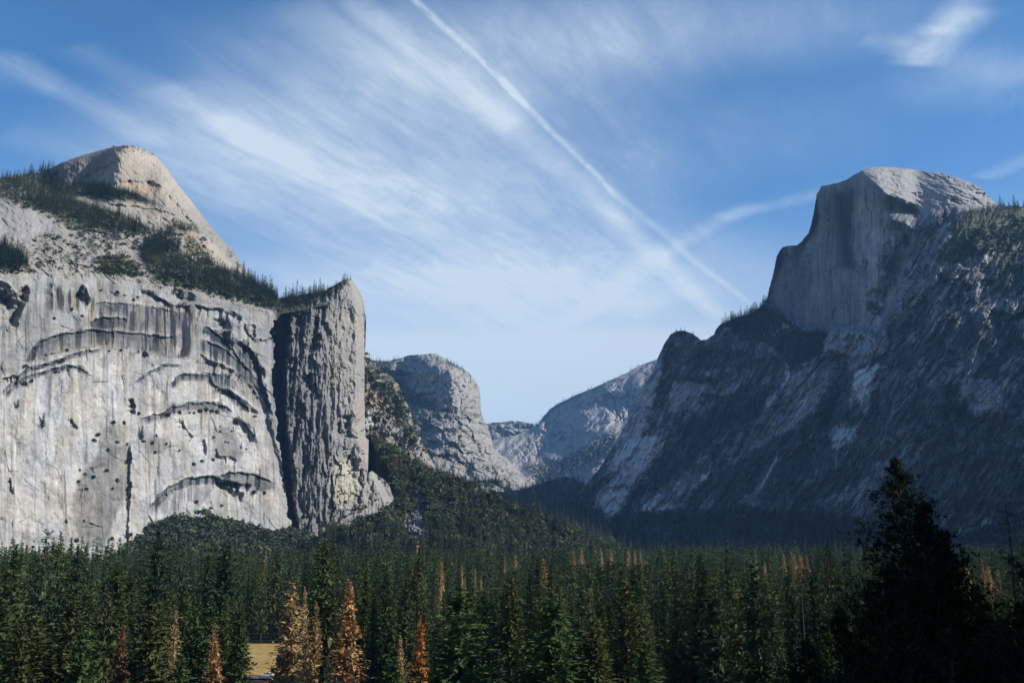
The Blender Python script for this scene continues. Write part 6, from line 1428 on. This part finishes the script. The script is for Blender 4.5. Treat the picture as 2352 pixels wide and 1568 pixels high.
# ================================================================== shrubs that cling to the cliff
sh_rg = np.random.default_rng(90)
SHR = [mesh_obj('shrub', *oak_crown(700 + i, 2.2, 150, .95), LEAF, smooth=False, link=False) for i in range(3)]
FIRS = [mesh_obj('crown', *conifer_crown(710 + i, 14, 2.6, .04, 16, 7, 3, 1.0, .8), LEAF, smooth=False, link=False) for i in range(2)]
FTK = mesh_obj('trunk', *trunk_mesh(14, .25, 6, 3), BARK, link=False)
def on_cliff(land, px, py, h, label, group=None, fir=False, col=(.036, .048, .026)):
    p, m = land.place(np.array([px]), np.array([py])); x, y, z = (float(v) for v in p[0])
    k = h / land.mpp_now(px, py) if False else h
    if fir:
        r = bpy.data.objects.new('small_conifer', None); COL.objects.link(r); s_ = h / 14; r.location = (x, y - .6, z); r.scale = (s_, s_, s_); r.rotation_euler = (0, 0, sh_rg.uniform(0, 6))
        t = FTK.copy(); COL.objects.link(t); t.parent = r; c = FIRS[sh_rg.integers(2)].copy(); COL.objects.link(c); c.parent = r; c.color = (*col, 1)
        tag(r, label, 'tree', group)
    else:
        r = SHR[sh_rg.integers(3)].copy(); COL.objects.link(r); s_ = h / 4.0
        r.location = (x, y - .5, z - h * .5); r.scale = (s_ * sh_rg.uniform(.9, 1.3), s_, s_ * sh_rg.uniform(1.4, 2.1)); r.rotation_euler = (0, 0, sh_rg.uniform(0, 6)); r.color = (*(np.array(col) * sh_rg.uniform(.8, 1.3)), 1)
        tag(r, label, 'shrub', group)
on_cliff(A, *c2((262, 495))[0], 20, 'lone pointed conifer on the bare left part of the pale cliff', fir=True)
on_cliff(A, *c2((868, 570))[0], 22, 'spindly conifer standing beside the shrubs in the middle of the pale cliff', fir=True, col=(.05, .055, .03))
on_cliff(A, *c2((108, 375))[0], 12, 'small thin conifer under the left end of the lower arch', fir=True, col=(.05, .055, .03))
on_cliff(A, *c2((1478, 625))[0], 10, 'small sparse conifer on the broken patch right of centre of the cliff', fir=True, col=(.06, .06, .03))
LED = 'shrubs strung along the arch ledges of the pale cliff'; FACE = 'small shrubs dotted over the open face of the pale cliff'
for pts, h, lb, gp in [
    (z1((325, 1100), (755, 1040), (820, 900), (1790, 975), (395, 1285), (300, 1325)), 9, None, LED),
    (z1((1340, 905), (1480, 905), (1700, 920), (1770, 925), (730, 1170), (690, 1175), (835, 1160), (560, 960), (640, 940)), 5, 'small dark shrub on the great arch ledge of the pale cliff', LED),
    (c2((1030, 425), (1160, 408), (1190, 412), (1225, 400), (1265, 395), (1300, 402), (1330, 410), (1100, 410)), 8, 'dark shrub in the row along the middle arch ledge', LED),
    (c2((850, 415), (1560, 430), (1185, 725), (1235, 705), (1305, 695), (935, 595), (880, 580)), 8, None, FACE),
    (c2((700, 470), (760, 475), (720, 590), (660, 640), (600, 545), (575, 580), (780, 600)), 7, 'shrub around the top of the grey apron on the cliff', FACE),
    (c2((690, 875), (530, 875), (480, 830), (520, 780), (805, 860), (795, 930), (785, 1070), (800, 1160), (470, 1195), (690, 1180), (405, 1080), (515, 1070), (575, 805), (720, 830), (655, 765), (490, 760), (805, 695)), 6, 'small shrub in the cracks beside and on the grey apron', FACE),
    (c2((1290, 990), (1355, 975), (1450, 890), (1560, 895), (1620, 900), (1205, 955), (1250, 1010)), 8, 'shrub around the dark hollow under the lowest arch', FACE),
    (c2((1380, 585), (1420, 520), (1310, 560), (1350, 490), (1400, 590), (1350, 520), (1510, 630), (1020, 600), (960, 550), (1040, 610), (1100, 640), (950, 650)), 5, 'little shrub on the broken patches in the middle of the cliff', FACE),
    (z1((880, 410), (670, 515), (1015, 480), (1240, 165), (1430, 205), (1525, 225), (1690, 250), (1640, 290)), 6, 'small shrub on the upper left of the pale cliff above the great arch', FACE),
    (z2((80, 380), (860, 500), (1270, 690), (590, 1380), (620, 1080)), 6, 'small shrub on the upper right of the pale cliff near the slanting dark bands', FACE)]:
    for j, (px, py) in enumerate(pts):
        L2 = lb
        if lb is None and gp is LED: L2 = ['dark shrub at the lower left foot of the great arch', 'round shrub on the second band under the great arch at left', 'flat dark shrub on the great arch ledge left of its middle', 'largest dark shrub hanging below the right part of the great arch ledge', 'dark shrub on the lower left band below the great arch', 'smaller shrub at the far lower left end of the band below the great arch'][j]
        if lb is None and gp is FACE: L2 = ['dark shrub left of the middle arch below the dark slot', 'round dark shrub under the right end of the middle arch', 'tall dark shrub alone in the middle of the lower cliff face', 'flat shrub just right of the tall lone one on the lower cliff face', 'round dark shrub right of the flat one on the lower cliff face', 'round shrub right of the spindly conifer on the cliff', 'dense dark shrub at the foot of the spindly conifer on the cliff'][j]
        on_cliff(A, px, py, h * sh_rg.uniform(.42, .8), L2, gp if lb else None)

# ================================================================== white car on the road
car = bpy.data.objects.new('car', None); COL.objects.link(car); car.location = (-90.6, 386.6, FLOOR + .48); car.rotation_euler = (0, 0, .05); tag(car, 'tiny white car on the road at the near edge of the golden meadow', 'car')
WHITE = plain_material('white_paint', (.8, .8, .8), .35); GLASS = plain_material('dark_glass', (.02, .025, .03), .1); TYRE = plain_material('tyre_rubber', (.02, .02, .02), .9)
prof = [(-2.2, .35), (-2.25, .75), (-2.1, .95), (-1.5, 1.0), (-1.0, 1.42), (.5, 1.45), (1.15, 1.0), (2.0, .88), (2.25, .7), (2.25, .35)]
def extr(profile, w0, w1=None):
    n = len(profile); v = [(x, -w0, z) for x, z in profile] + [(x, w0, z) for x, z in profile]
    bm_q = [(i, (i + 1) % n, n + (i + 1) % n, n + i) for i in range(n)]
    return v, bm_q, n
v, q, n = extr(prof, .85)
me = bpy.data.meshes.new('body'); me.from_pydata(v, [], [tuple(reversed(f)) for f in q] + [tuple(range(n)), tuple(range(2 * n - 1, n - 1, -1))]); me.materials.append(WHITE); b_ = bpy.data.objects.new('body', me); COL.objects.link(b_); b_.parent = car
for side in (-1, 1):
    me = bpy.data.meshes.new('window'); me.from_pydata([(-1.35, side * .856, 1.02), (1.0, side * .856, 1.02), (.42, side * .856, 1.38), (-.95, side * .856, 1.36)], [], [(0, 1, 2, 3)] if side < 0 else [(3, 2, 1, 0)]); me.materials.append(GLASS); w_ = bpy.data.objects.new('window', me); COL.objects.link(w_); w_.parent = car
    for wx_ in (-1.4, 1.4):
        pv_, pq_ = tube([(wx_, side * .7, .33), (wx_, side * .88, .33)], [.33, .33], 14); wv = np.concatenate([pv_, [[wx_, side * .88, .33]]])
        wo = mesh_obj('wheel', pv_, pq_, TYRE, parent=car)
